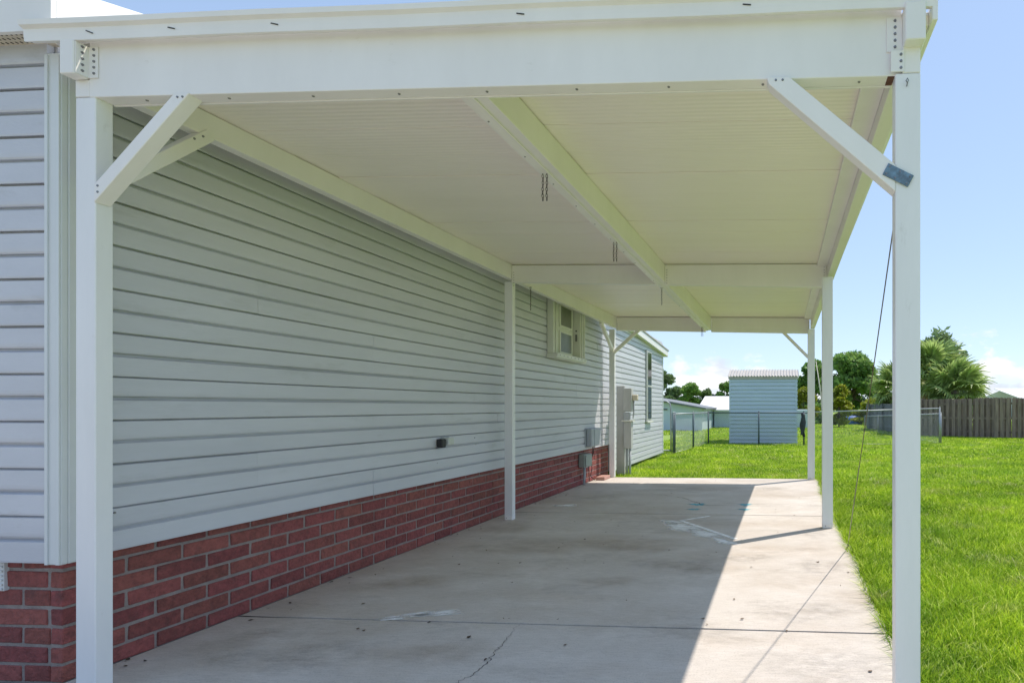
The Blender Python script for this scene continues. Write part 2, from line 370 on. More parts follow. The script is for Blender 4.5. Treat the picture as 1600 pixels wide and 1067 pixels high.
def patch(name, cx, cy, rx, ry, rot, mat, parent, z=.0018):
    """soft-edged stain sheet: 'edge' falls from the middle outwards as spilt paint thins"""
    n = 28; vs = [(cx, cy, z)]; fs = []; ed = [1.0]
    for ring, e in ((.55, .8), (1., 0.)):
        for i in range(n):
            t = 2 * math.pi * i / n; r_ = ring * (1 + .22 * math.sin(3 * t + cx) + .12 * math.sin(7 * t))
            x, y = rx * r_ * math.cos(t), ry * r_ * math.sin(t)
            vs.append((cx + x * math.cos(rot) - y * math.sin(rot), cy + x * math.sin(rot) + y * math.cos(rot), z)); ed.append(e)
    for i in range(n):
        j = (i + 1) % n; fs.append((0, 1 + i, 1 + j)); fs.append((1 + i, 1 + n + i, 1 + n + j, 1 + j))
    me = bpy.data.meshes.new(name); me.from_pydata(vs, [], fs)
    at = me.attributes.new('edge', 'FLOAT', 'POINT'); at.data.foreach_set('value', ed)
    return link(name, me, mat, parent)
for a in [(-2.10, 3.06, .15, .045, .35), (-1.98, 3.09, .16, .05, .3), (-2.17, 3.00, .07, .03, .4)]: patch('paint_spill', *a, M['chalk'], panels[4])
for a in [(-1.0, 5.50, .30, .16, -.75), (-.74, 5.22, .26, .12, -.75), (-.52, 4.92, .20, .07, -.8), (-1.15, 5.72, .16, .10, -.5)]: patch('paint_spill', *a, M['chalk'], panels[4])
def line_mark(ctrl, wd, mat, parent):
    o = strip('paint_line', lerp_pts(ctrl, 10), wd, .0026, mat, parent, 0, False)
    at = o.data.attributes.new('edge', 'FLOAT', 'POINT'); at.data.foreach_set('value', [1.0] * len(o.data.vertices)); return o
line_mark([(-.80, 6.06), (-1.07, 5.80), (-.43, 5.02)], .045, M['chalk'], panels[4])
for a in [(-1.05, 6.78, .12, .09, 0), (-1.04, 6.45, .09, .06, 0), (-.47, 6.80, .09, .10, 0), (-.46, 6.48, .09, .07, 0)]: patch('paint_mark', *a, M['bluepaint'], panels[5])
patch('paint_spill', -2.6, 6.6, .16, .10, 0, M['chalk'], panels[5])
for a in [(-2.2, 4.6, .55, .30, .1), (-1.35, 4.75, .60, .28, -.1), (-2.55, 3.6, .40, .16, .2), (-1.2, 3.75, .25, .12, 0), (-2.7, 5.4, .26, .4, .1)]: patch('stain', *a, M['rusty'], panels[4], .0012)
for a in [(.10, 3.25, .40, .16, .1), (.28, 4.2, .26, .22, 0), (-.3, 4.4, .30, .14, 0), (-.75, 4.15, .4, .2, .1), (.30, 5.3, .2, .2, 0)]: patch('stain', *a, M['oil'], panels[4], .0015)
for a in [(.22, 2.55, .34, .26, .2), (-.1, 2.3, .3, .14, 0), (-2.3, 2.5, .4, .2, 0), (-.22, 2.86, .06, .03, 0)]: patch('stain', *a, M['oil'], panels[3], .0015)
for a in [(-1.7, 2.6, .4, .15, .1), (-2.75, 2.6, .2, .25, 0)]: patch('stain', *a, M['rusty'], panels[3], .0012)
for a in [(-1.6, 7.9, .5, .25, 0), (-2.4, 7.2, .4, .3, 0), (-.2, 8.2, .3, .2, 0)]: patch('stain', *a, M['oil'], panels[5], .0015)

# dry leaf bits blown over the slab
n = 150; vs = []; fs = []; at = []
for i in range(n):
    if i < 60: x = random.uniform(-3.06, -2.9); y = random.uniform(2.2, 9.2)
    else: x = random.uniform(-3.0, .5); y = random.uniform(1.9, 9.2)
    s = random.uniform(.006, .021); a = random.uniform(0, 6.28); k = len(vs)
    for q in range(5):
        t = a + q * 1.256; rr = s * (1.0 if q in (0,) else random.uniform(.3, .6)); vs.append((x + rr * math.cos(t), y + rr * math.sin(t), .003 + random.uniform(0, .006)))
    fs.append(tuple(range(k, k + 5))); at += [random.random()] * 5
o = pyd('leaf_litter', vs, fs, M['leaflitter']); o.data.attributes.new('rnd', 'FLOAT', 'POINT').data.foreach_set('value', at)
o['kind'] = 'stuff'; o['label'] = 'dry leaf bits scattered over the concrete'; o['category'] = 'leaves'

# ------------------------------------------------------------------ house
house = thing('manufactured_house', 'long house with pale vinyl siding over a red brick skirt', 'house', (0, 0, 0))
XW, YF, YE = -3.087, 2.206, 14.0          # brick face of the long side, front face, far corner
XS = -3.064                                # back of the siding
ZS = .532                                  # bottom of the siding
# skirt: mortar bed with single bricks
H, LB, JT = .0813, .247, .0145
skirt = joined('skirt_wall', [boxd(XW - .25, XW - .006, YF + .006, 9.72, -.1, ZS + .08), boxd(-7.0, XW - .2502, YF + .006, YF + .25, -.1, ZS + .08)], M['mortar'], house)
def brick_mesh(sx, sy, sz, seed):
    rr = random.Random(seed)
    vs, f = boxd(-sx / 2, sx / 2, -sy / 2, sy / 2, -sz / 2, sz / 2)
    bm = bmesh.new(); bv = [bm.verts.new(v + Vector([rr.uniform(-.0022, .0022) for _ in range(3)])) for v in vs]
    for q in f: bm.faces.new([bv[i] for i in q])
    bmesh.ops.recalc_face_normals(bm, faces=bm.faces)
    bmesh.ops.bevel(bm, geom=bm.edges[:], offset=.0035, segments=1, affect='EDGES')
    me = bpy.data.meshes.new('brick'); bm.to_mesh(me); bm.free(); me.materials.append(M['brick']); return me
cache = {}
def put_brick(cx, cy, cz, sx, sy, sz):
    key = (round(sx, 3), round(sy, 3), round(sz, 3), random.randrange(4))
    if key not in cache: cache[key] = brick_mesh(sx, sy, sz, hash(key) % 9999)
    o = bpy.data.objects.new('brick', cache[key]); C.objects.link(o); o.parent = skirt
    o.location = (cx, cy, cz); o.rotation_euler = (random.uniform(-.006, .006), random.uniform(-.006, .006), random.uniform(-.006, .006))
for r in range(7):
    z = -.008 + H * r + H / 2
    y = 2.446 - LB + (0 if r % 2 else LB / 2) - LB
    while y < 9.70:
        a, b = max(y + JT / 2, YF), min(y + LB - JT / 2, 9.715)
        if b - a > .025: put_brick(XW - .028 + random.uniform(-.002, .002), (a + b) / 2, z, .056, b - a, H - JT)
        y += LB
    x = XW - .0575; first = .072 + (0 if r % 2 else LB / 2) - .0575
    while x > -5.0:
        ln = first - JT if first else LB - JT
        if ln > .02: put_brick(x - ln / 2 - .002, YF + .028, z, ln, .056, H - JT)
        x -= (first if first else LB); first = None
for i in range(1):
    vt = box('skirt_vent', -3.42, -3.345, YF - .012, YF + .01, .39, .53, M['trim'], house)
    for q in range(7): box('slat', -3.42, -3.348, YF - .017, YF - .013, .395 + q * .019, .404 + q * .019, M['trim'], vt, .0008)

# walls: backing + one object for each siding course
wall = joined('wall', [boxd(-7.0, XS - .002, YF - .03, YE - .004, ZS + .005, 2.78), boxd(-4.4, XS - .002, 9.78, YE - .004, .05, ZS + .004)], M['siding'], house)
EXP = .0995
def course(nm, p0, along, outw, length, z, parent, e=EXP, seed=0, soft=False):
    """one Dutch-lap siding board: butt edge, flat face, cove"""
    # double-lap vinyl: every other course is only the panel's pressed middle fold, with a shallower lip
    prof = [(0, .0), (.026, -.005), (.0275, .003), (.0240, e * .82), (.0055, e * .91), (.001, e * 1.0), (0, e * 1.0)]
    if soft: prof = [(0, .0), (.020, .0), (.0235, .007), (.0245, .02), (.0230, e * .84), (.0050, e * .92), (.001, e * 1.0), (0, e * 1.0)]
    p0, along, outw = Vector(p0), Vector(along), Vector(outw); vs = []; fs = []
    rr = random.Random(seed); segs = max(1, int(length / 1.2)); m_ = len(prof)
    for i in range(segs + 1):
        wob = rr.uniform(-.0012, .0012); q = p0 + along * (length * i / segs)
        for (o_, h_) in prof: vs.append(q + outw * (o_ + (wob if o_ > .001 else 0)) + Vector((0, 0, z + h_)))
    for i in range(segs):
        for j in range(m_ - 1): fs.append((i * m_ + j, i * m_ + j + 1, (i + 1) * m_ + j + 1, (i + 1) * m_ + j))
    fs.append(tuple(range(m_))); fs.append(tuple(segs * m_ + j for j in range(m_))[::-1])
    return pyd(nm, vs, fs, M['siding'], parent)
n = 0
for i in range(23):
    z = ZS + EXP * i
    if z < 2.74:
        ya = YF + .072; stop = YE - .03; cut = ya + (1.3 + 1.37 * (i // 2 * 2 % 5)) % 3.66 + .4      # panels 3.66 m long, ends staggered
        while ya < stop - .01:
            yb_ = min(cut, stop)
            course('siding_board', (XS + random.uniform(-.0012, .0012), ya, 0), (0, 1, 0), (1, 0, 0), yb_ - ya - .0015, z + random.uniform(-.0012, .0012), wall, seed=i * 7 + int(ya * 10), soft=i % 2 == 1); ya = yb_; cut += 3.66
    if z < 2.66: course('siding_board', (-7.0, YF - .032, 0), (1, 0, 0), (0, -1, 0), 7.0 - 3.078, z, wall, seed=100 + i, soft=i % 2 == 1)
for i in range(5):
    z = ZS - EXP * (i + 1)
    course('siding_board', (XS, 9.80, 0), (0, 1, 0), (1, 0, 0), YE - 9.80 - .03, z, wall, seed=200 + i, soft=i % 2 == 0)
# corner posts
cp = joined('corner_trim', [boxd(-3.080, -3.012, YF - .058, YF - .033, ZS - .012, 2.66), boxd(-3.060, -3.012, YF - .0328, YF + .075, ZS - .012, 2.66)], M['trim'], house); bevelled(cp, .004)
joined('trim_ridge', [boxd(-3.079, -3.066, YF - .064, YF - .0585, ZS - .01, 2.65), boxd(-3.028, -3.013, YF - .064, YF - .0585, ZS - .01, 2.65), boxd(-3.0115, -3.007, YF + .01, YF + .02, ZS - .01, 2.65), boxd(-3.0115, -3.005, YF + .05, YF + .074, ZS - .01, 2.65)], M['trim'], cp)
box('corner_trim', -3.058, -3.030, YE - .05, YE + .002, .03, 2.60, M['trim'], house)
box('corner_trim', -3.058, -3.034, 9.735, 9.79, .02, ZS - .004, M['trim'], house)
# far eave, falling slightly away from the carport
ev = lambda z0: (lambda x, y: z0 - .0625 * (y - 11.6))
hexa('fascia', -2.962, -2.945, 9.50, 14.20, ev(2.63), ev(2.765), M['white'], house)
hexa('soffit', -3.06, -2.9625, 9.50, 14.19, ev(2.645), ev(2.66), M['white'], house)
hexa('roof', -7.2, -2.93, 9.50, 14.24, lambda x, y: ev(2.768)(x, y) + .10 * (-2.93 - x), lambda x, y: ev(2.80)(x, y) + .10 * (-2.93 - x), M['shedroof'], house)
hexa('gable_fascia', -7.2, -2.963, 14.19, 14.205, lambda x, y: ev(2.62)(x, y), lambda x, y: ev(2.767)(x, y), M['white'], house)
# front eave: fascia, perforated soffit, sunlit roof edge
fr = joined('fascia', [boxd(-7.0, -3.042, 2.055, 2.072, 2.688, 2.7248), boxd(-7.0, -2.925, 2.055, 2.072, 2.725, 2.93)], M['white'], house)
sf = box('soffit', -7.0, -3.042, 2.0725, 2.175, 2.700, 2.712, M['soffit'], house, .001)
for i in range(22):
    for j in range(3): box('vent_slot', -3.06 - i * .022 - .005, -3.06 - i * .022, 2.082 + j * .024, 2.092 + j * .024, 2.6982, 2.6996, M['dark'], sf, 0)
hexa('roof_edge', -3.04, -2.925, 2.0725, 3.3, lambda x, y: 2.73 + .05 * (y - 2), lambda x, y: 2.875 + .33 * (y - 2.07), M['white'], house)
hexa('roof', -7.0, -3.045, 2.0725, 9.49, lambda x, y: 2.80 + .03 * (-2.95 - x), lambda x, y: 2.83 + .03 * (-2.95 - x), M['whiteroof'], house)

# window with folded accordion shutters
win = empty('window'); win.parent = house
y0, y1, z0, z1 = 7.03, 8.06, 1.86, 2.62
box('frame', -3.038, -3.012, 7.30, 7.86, z0, z1, M['winwhite'], win)
for (a, b) in ((1.90, 2.215), (2.255, 2.57)):
    s_ = box('sash', -3.0118, -2.995, 7.36, 7.80, a, b, M['winwhite'], win)
    box('pane', -2.9948, -2.993, 7.395, 7.765, a + .03, b - .03, M['screen'], s_, 0)
def fold(nm, ys_, depth):
    v = []
    for i, yy in enumerate(ys_):
        v.append(boxd(-3.036, -3.036 + depth[i], yy, yy + .022, z0 + .01, z1 - .01))
    return joined(nm, v, M['winwhite'], win)
for i, (yy, d_) in enumerate([(7.04, .085), (7.075, .055), (7.11, .065), (7.145, .05), (7.18, .06), (7.22, .045)]):
    box('shutter_leaf', -3.036, -3.036 + d_, yy, yy + .026, z0 + .012, z1 - .012, M['winwhite'], win, .004)
for i, (yy, d_) in enumerate([(7.90, .12), (7.935, .14), (7.97, .12), (8.005, .145), (8.04, .12)]):
    lf = box('shutter_leaf', -3.036, -3.036 + d_, yy, yy + .026, z0 + .012, z1 - .012, M['winwhite'], win, .004)
    if i == 0:
        box('latch', -2.99, -2.96, 7.893, 7.8995, 2.12, 2.22, M['bolt'], lf, .002); box('lock', -2.985, -2.965, 7.892, 7.8995, 2.26, 2.28, M['black'], lf, .002)
tr = box('sill_track', -3.038, -2.90, 7.02, 8.085, z0 - .045, z0 + .010, M['winwhite'], win, .006)
box('sill_lip', -2.8995, -2.888, 7.02, 8.085, z0 - .03, z0 + .02, M['winwhite'], tr, .003)
for i in range(8): bolt((-2.887, 7.1 + i * .13, z0 - .005), (1, 0, 0), tr, .008)
box('head_track', -3.038, -2.91, 7.02, 8.085, z1 - .0095, z1 + .035, M['winwhite'], win, .004)
# tall narrow window on the far stretch
fw = empty('window'); fw.parent = house
box('frame', -3.038, -3.008, 12.20, 12.66, .86, 2.44, M['pedestal'], fw, .004)
for (a, b) in ((.90, 1.648), (1.652, 2.41)):
    s_ = box('sash', -3.0078, -2.998, 12.235, 12.625, a, b, M['winwhite'], fw); box('pane', -2.9978, -2.996, 12.26, 12.60, a + .015, b - .015, M['glass'], s_, 0)
box('sill', -3.0075, -2.975, 12.18, 12.69, .835, .872, M['winwhite'], fw)
# small soiled holes and nail marks in the siding
for (yy, zz, r_) in [(2.36, .70, .006), (5.35, .88, .006), (5.37, .81, .005), (4.75, .69, .005), (8.6, 1.5, .006)]: bolt((-3.04, yy, zz), (1, 0, 0), wall, r_)

# ------------------------------------------------------------------ things on the house wall
t = thing('outdoor_outlet', 'small weatherproof outlet with dark plug on the siding above the brick skirt', 'outlet')
box('back_plate', -3.041, -3.030, 4.80, 4.915, .835, .915, M['greybox'], t, .003)
box('cover', -3.0295, -2.975, 4.815, 4.90, .842, .908, M['lens'], t, .006)
box('plug_adapter', -3.039, -2.985, 4.735, 4.795, .825, .90, M['black'], t, .006)
t = thing('telephone_box', 'grey plastic cable box on siding just before the sunlit stretch', 'utility box')
box('back_plate', -3.040, -3.025, 8.42, 8.90, .56, .86, M['greybox'], t, .004)
cv = box('cover', -3.0248, -2.935, 8.44, 8.88, .57, .85, M['greybox'], t, .015); box('cover_ridge', -2.9345, -2.927, 8.55, 8.60, .58, .84, M['greybox'], cv, .003)
tube('cable', [(-2.99, 8.70, .565), (-3.0, 8.70, .46), (-3.04, 8.72, .36), (-3.045, 8.76, .20), (-3.05, 8.70, .10), (-3.03, 8.85, .01)], .006, M['black'], t, 6)
tube('cable', [(-2.98, 8.60, .565), (-3.0, 8.66, .42), (-3.05, 8.63, .25), (-3.05, 8.66, .02)], .005, M['black'], t, 6)
t = thing('junction_box', 'small greenish junction box on the brick skirt with pipe to the slab', 'junction box')
box('body', -3.085, -2.985, 8.27, 8.56, .27, .47, M['greenbox'], t, .012)
cv = box('cover', -2.9848, -2.968, 8.28, 8.55, .28, .46, M['greenbox'], t, .006)
for a in (8.30, 8.53):
    for b in (.30, .44): bolt((-2.966, a, b), (1, 0, 0), cv, .008)
tube('conduit', [(-3.03, 8.38, .27), (-3.03, 8.385, .15), (-3.035, 8.37, .0)], .018, M['greybox'], t, 10)
t = thing('utility_pedestal', 'grey electric meter pedestal on a board behind the back left post', 'meter pedestal', (-2.8, 9.75, GZ))
keep(box('board', -2.945, -2.80, 9.74, 9.80, GZ, 1.555, M['pedestal'], t, .004), t)
keep(box('meter_box', -2.80, -2.655, 9.66, 9.795, 1.10, 1.51, M['pedestal'], t, .006), t)
keep(box('meter_face', -2.79, -2.665, 9.63, 9.6595, .955, 1.09, M['greybox'], t, .01), t)
keep(box('shelf', -2.82, -2.62, 9.62, 9.795, .93, .95, M['winwhite'], t, .003), t)
b_ = keep(box('breaker_panel', -2.795, -2.66, 9.67, 9.795, .46, .928, M['pedestal'], t, .006), t)
for xx in (-2.755, -2.70): keep(tube('conduit', [(xx, 9.73, .46), (xx, 9.73, .2), (xx, 9.73, GZ)], .022, M['greybox'], t, 10), t)
keep(tube('conduit', [(-2.64, 9.76, 1.35), (-2.64, 9.77, 1.1), (-2.655, 9.77, .98)], .012, M['greybox'], t, 8), t)
lm = keep(box('lamp_head', -2.652, -2.56, 9.70, 9.78, 1.30, 1.40, M['soffit'], t, .01), t)
t = thing('paver_block', 'flat pink paver beside the back left carport post', 'paver', (-2.95, 9.08, 0))
bevelled(keep(pyd('block', *(lambda v, f: (v, f))(*boxd(-3.03, -2.885, 8.90, 9.20, .0005, .055)), M['paver'], t), t), .006)
keep(box('top_chip', -2.995, -2.91, 8.95, 9.15, .0555, .0565, M['paver'], t, 0), t)

# ------------------------------------------------------------------ carport
cp_ = thing('carport', 'white aluminium carport on six slim posts over the concrete drive', 'carport')
ZU = lambda x, y: 2.62 + .011 * (y - 2) - .014 * (x + 2.85)       # underside of the roof panels
YB = 9.335
posts = [(-2.879, -2.791, 2.100, 2.162), (-2.915, -2.830, 5.70, 5.765), (-2.935, -2.845, 9.30, 9.365),
         (.405, .495, 2.085, 2.147), (.372, .475, 5.53, 5.60), (.385, .50, 9.21, 9.275)]
for (a, b, c_, d) in posts:
    left = a < -1
    zt = (2.44 if c_ < 3 else 2.49) if left else (2.395 if c_ < 3 else 2.45)
    p = box('post', a, b, c_, d, .001, zt - .001, M['whitepost'], cp_, .003)
    if c_ > 3:
        box('base_cleat', a + .004, b - .004, c_ - .0045, c_ - .0005, .002, .045, M['white'], p, .001)
        bolt(((a + b) / 2 - .02, c_ - .006, .025), (0, -1, 0), p, .005)
# cross beams
FB = hexa('front_beam', -2.815, .43, 2.098, 2.160, lambda x, y: 2.437 - .0137 * (x + 2.79), lambda x, y: 2.668 - .0095 * (x + 2.93), M['white'], cp_)
box('joint_strip', -2.878, -2.8155, 2.0985, 2.16, 2.4405, 2.51, M['white'], cp_)
hexa('joint_strip', .4305, .4945, 2.0845, 2.147, 2.3955, 2.4985, M['white'], cp_)
fl = hexa('bottom_flange', -2.79, .40, 2.161, 2.172, lambda x, y: 2.434 - .0137 * (x + 2.79), lambda x, y: 2.455 - .0137 * (x + 2.79), M['white'], FB)
for i in range(9): bolt((-2.6 + i * .36, 2.13, 2.436 - .0137 * (i * .36 + .19)), (0, 0, -1), FB, .006)
mids = []
for (yl, zl, zr) in ((5.66, 2.474, 2.375), (9.30, 2.472, 2.39)):
    for (xa, xb) in ((-2.815, -1.301), (-1.209, .42)):
        q = hexa('cross_beam', xa, xb, yl, yl + .06, lambda x, y, zl=zl, zr=zr: zl + (zr - zl) * (x + 2.815) / 3.23, lambda x, y: ZU(x, y) - .011, M['white'], cp_)
        mids.append(q)
        for xx in (xa + .02, xb - .02):
            for j in range(6): bolt((xx, yl - .001, 2.44 + j * .027), (0, -1, 0), q, .0045)
# long beams
lb = hexa('side_beam', -2.876, -2.816, 2.165, YB - .02, lambda x, y: 2.503 + .001 * (y - 2), lambda x, y: ZU(x, y) - .003, M['white'], cp_)
rb = hexa('side_beam', .432, .502, 2.10, YB - .02, lambda x, y: 2.465 if y > 3 else 2.485, lambda x, y: ZU(x, y) - .003, M['white'], cp_)
box('beam_end', .4315, .503, 2.037, 2.0995, 2.486, 2.622, M['white'], cp_, .003)
box('beam_end', -2.877, -2.8165, 2.047, 2.0975, 2.507, 2.640, M['white'], cp_, .003)
box('beam_end', -2.877, -2.8165, 2.0978, 2.1648, 2.513, 2.640, M['white'], cp_, .003)
cbm = hexa('ridge_beam', -1.30, -1.21, 2.1735, YB - .03, lambda x, y: 2.447 + .001 * (y - 2), lambda x, y: ZU(x, y) - .004, M['white'], cp_)
cap = hexa('beam_cap', -1.318, -1.262, 2.1735, YB - .03, lambda x, y: 2.438 + .001 * (y - 2), lambda x, y: 2.446 + .001 * (y - 2), M['white'], cbm)
for i in range(20): bolt((-1.30, 2.4 + i * .35, 2.4375 + .001 * (.4 + i * .35)), (0, 0, -1), cbm, .005)
hexa('rafter_angle', .33, .431, 2.175, YB - .05, lambda x, y: ZU(x, y) - .03, lambda x, y: ZU(x, y) - .0035, M['white'], cp_)
# roof: single panels side by side, a skin above, edge gutters
XL, XR = -2.965, .54
y = 2.1625; i = 0
while y < YB - .02:
    b = min(y + .305, YB)
    hexa('roof_panel', XL, XR - .012, y + .002, b - .002, lambda x, yy, q_=random.uniform(-.002, .002): ZU(x, yy) + q_, lambda x, yy: ZU(x, yy) + .035, M['ceiling'], cp_, .0012)
    y += .305
hexa('roof_panel', .5035, XR - .0125, 2.0985, 2.1615, lambda x, y: ZU(x, y), lambda x, y: ZU(x, y) + .0355, M['ceiling'], cp_, .001)
hexa('roof_skin', XL, XR - .012, 2.10, YB, lambda x, y: ZU(x, y) + .036, lambda x, y: ZU(x, y) + .048, M['whiteroof'], cp_, .001)
hexa('edge_gutter', XR - .0115, XR + .008, 2.05, YB + .02, lambda x, y: ZU(x, y) - .012, lambda x, y: ZU(x, y) + .062, M['white'], cp_)
hexa('edge_gutter', XL, XR, YB + .001, YB + .018, lambda x, y: ZU(x, y) - .03, lambda x, y: ZU(x, y) + .06, M['white'], cp_)
def gutter():
    """front gutter: lip, face, turned-back bottom, swept along X"""
    prof = [(2.0965, .034), (2.083, .033), (2.083, .012), (2.062, .009), (2.056, .0), (2.050, .0), (2.048, .02), (2.047, .047), (2.042, .050), (2.031, .055), (2.028, .074), (2.036, .076), (2.050, .066), (2.07, .062), (2.0965, .040)]
    vs, fs = [], []; m_ = len(prof); xs = [-3.035 + (3.582) * i / 14 for i in range(15)]
    for x in xs:
        zb = 2.641 - .0095 * (x + 2.93) + .0015 * math.sin(x * 5.3)
        for (yy, h_) in prof: vs.append((x, yy, zb + h_))
    for i in range(14):
        for j in range(m_): fs.append((i * m_ + j, i * m_ + (j + 1) % m_, (i + 1) * m_ + (j + 1) % m_, (i + 1) * m_ + j))
    fs.append(tuple(range(m_))); fs.append(tuple(14 * m_ + j for j in range(m_))[::-1])
    return pyd('front_gutter', vs, fs, M['white'], cp_)
gt = gutter()
for (xx, sk) in ((-2.76, .02), (-2.41, .012), (-1.98, .012), (-1.0, .008), (-.15, .006)):
    strip_ = bar('scratch', (xx, 2.0455, 2.672 - .0095 * (xx + 2.9)), (xx + .03, 2.0455, 2.672 - .0095 * (xx + 2.9) - sk * .6), .004, .001, (0, 1, 0), M['black'], gt, 0)
# flashing to the house, with slits that let flecks of sun through
y = 2.20
for ln, gap in [(1.76, .0), (.10, .024), (.22, .003), (.06, .027), (.25, .004), (.16, .030), (.2, .003), (.09, .026), (.22, .004), (.24, .031), (.3, .003), (.07, .026), (.26, .003), (.10, .027), (3.07, 0)]:
    hexa('flashing', -3.060 + gap + .022, XL - .001, y, y + ln - .002, lambda x, yy: ZU(-2.96, yy) + .036, lambda x, yy: ZU(-2.96, yy) + .040, M['white'], cp_, 0); y += ln
# end brackets of the front beam
br = joined('bracket', [boxd(-2.8160, -2.8125, 2.052, 2.0965, 2.512, 2.637), boxd(-2.8155, -2.772, 2.0935, 2.0968, 2.5122, 2.6368)], M['white'], cp_)
for j in range(5):
    bolt((-2.788, 2.0925, 2.53 + j * .024), (0, -1, 0), br, .006); bolt((-2.8117, 2.073, 2.53 + j * .024), (1, 0, 0), br, .006)
br = box('bracket', .375, .4310, 2.092, 2.0972, 2.478, 2.605, M['white'], cp_, .001)
for j in range(5): bolt((.405, 2.0905, 2.495 + j * .024), (0, -1, 0), br, .006)
br = box('bracket', .388, .436, 2.0800, 2.0838, 2.398, 2.4765, M['white'], cp_, .001)
for j in range(3): bolt((.424, 2.079, 2.412 + j * .024), (0, -1, 0), br, .006)
box('rusted_hollow', .380, .4045, 2.10, 2.156, 2.391, 2.4205, M['rust'], cp_, 0)
# braces
def brace(a, b, wd, side, n_=2, dp=.055):
    o = bar('brace', a, b, wd, dp, side, M['white'], cp_, .003)
    return o
def brace_plate(poly, y0_, y1_):
    n_ = len(poly); vs = [(x, y0_, z) for x, z in poly] + [(x, y1_, z) for x, z in poly]
    fs = [tuple(range(n_)), tuple(range(n_, 2 * n_))[::-1]] + [(i, (i + 1) % n_, n_ + (i + 1) % n_, n_ + i) for i in range(n_)]
    return bevelled(pyd('brace', vs, fs, M['white'], cp_), .002)
q = brace_plate([(-2.786, 2.082), (-2.788, 2.008), (-2.372, 2.4355), (-2.438, 2.4355)], 2.092, 2.150)
for (xx, zz) in ((-2.40, 2.420), (-2.422, 2.420), (-2.770, 2.075), (-2.770, 2.05)): bolt((xx, 2.091, zz), (0, -1, 0), q, .005)
q = brace_plate([(.4045, 2.062), (.4045, 1.965), (-.055, 2.372), (-.065, 2.3985), (.018, 2.3975)], 2.082, 2.140)
for (xx, zz) in ((-.005, 2.386), (-.03, 2.386)): bolt((xx, 2.081, zz), (0, -1, 0), q, .005)
q = brace((-2.83, 2.16, 2.10), (-2.83, 2.58, 2.515), .055, (1, 0, 0), dp=.045)
bolt((-2.806, 2.50, 2.46), (1, 0, 0), q, .006); bolt((-2.806, 2.54, 2.49), (1, 0, 0), q, .006)
brace((-2.86, 9.31, 2.10), (-2.43, 9.31, 2.475), .052, (0, 1, 0), dp=.045)
brace((-2.87, 9.30, 2.12), (-2.87, 8.66, 2.51), .055, (1, 0, 0), dp=.045)
brace((.395, 9.23, 1.99), (-.02, 9.31, 2.42), .048, (0, 1, 0), dp=.04)
# rusty blue splice plate on the right brace
pl = bar('splice_plate', (.368, 2.0795, 2.046), (.459, 2.0795, 1.998), .046, .004, (0, 1, 0), M['plate'], cp_, .001)
for (u, v) in ((.1, .3), (.1, -.3), (.5, .3), (.9, .3), (.9, -.3), (.45, -.3)):
    a, b = Vector((.368, 2.077, 2.046)), Vector((.459, 2.077, 1.998)); d = b - a; n_ = Vector((.466, 0, .885))
    p = a + d * u + n_ * v * .046; bolt(p, (0, -1, 0), pl, .0045)
eye = tube('eye_bolt', [(.445, 2.083, 2.345), (.445, 2.074, 2.35), (.449, 2.072, 2.36), (.445, 2.072, 2.368), (.440, 2.072, 2.36), (.445, 2.072, 2.352)], .002, M['bolt'], cp_, 6)
# bracing cable down the open side, and its anchor
tube('bracing_cable', [(.53, 2.16, 2.70), (.53, 3.4, 1.40), (.53, 4.74, .02)], [.0036, .0032, .0024], M['cable'], cp_, 6)
tube('cable_sleeve', [(.53, 4.68, .083), (.53, 4.02, .765)], .0036, M['soffit'], cp_, 6)
tube('anchor_eye', [(.53, 4.74, .035), (.535, 4.755, .02), (.53, 4.77, .005), (.525, 4.76, -.02)], .008, M['bolt'], cp_, 6)

# chains hanging from the beams
def chain(label, x, y, ztop, n_links, double):
    t = tag(empty('hanging_chain', (x, y, ztop)), label, 'chain', 'chains hanging from the carport beams')
    def strand(dx, n_):
        parts = []
        for i in range(n_):
            vs, fs = [], []; zc = -.012 - i * .0175; R0, r0 = .0085, .0017
            for a in range(10):
                ta = 2 * math.pi * a / 10
                ce = Vector((math.cos(ta) * R0 * .62, 0, math.sin(ta) * R0 * 1.25)); dr = Vector((math.cos(ta), 0, math.sin(ta)))
                for b in range(5):
                    tb = 2 * math.pi * b / 5; vs.append(ce + dr * r0 * math.cos(tb) + Vector((0, r0 * math.sin(tb), 0)))
            for a in range(10):
                for b in range(5): fs.append((a * 5 + b, a * 5 + (b + 1) % 5, ((a + 1) % 10) * 5 + (b + 1) % 5, ((a + 1) % 10) * 5 + b))
            rot = Matrix.Rotation(R(45 + 90 * (i % 2)), 3, 'Z')
            parts.append(([rot @ v + Vector((dx + .001 * math.sin(i), 0, zc)) for v in vs], fs))
        return parts
    if double:
        joined('chain_strand', strand(-.010, n_links), M['chain'], t); joined('chain_strand', strand(.012, n_links), M['chain'], t)
    else: joined('chain_strand', strand(0, n_links), M['chain'], t)
    tube('hook', [(-.012, 0, 0), (-.006, 0, .008), (.006, 0, .008), (.014, 0, 0)], .003, M['chain'], t, 6)
chain('doubled dark chain hanging nearest the front of the carport', -1.29, 2.96, 2.437, 8, True)
chain('doubled dark chain hanging just before the middle cross beam', -1.29, 4.23, 2.438, 8, True)
chain('single dark chain by the siding near the shuttered window', -2.80, 6.06, 2.50, 14, False)
chain('single thin chain hanging just behind the middle cross beam', -1.29, 5.88, 2.438, 10, False)
chain('short doubled chain hanging close to the rear cross beam', -1.29, 8.82, 2.44, 8, True)

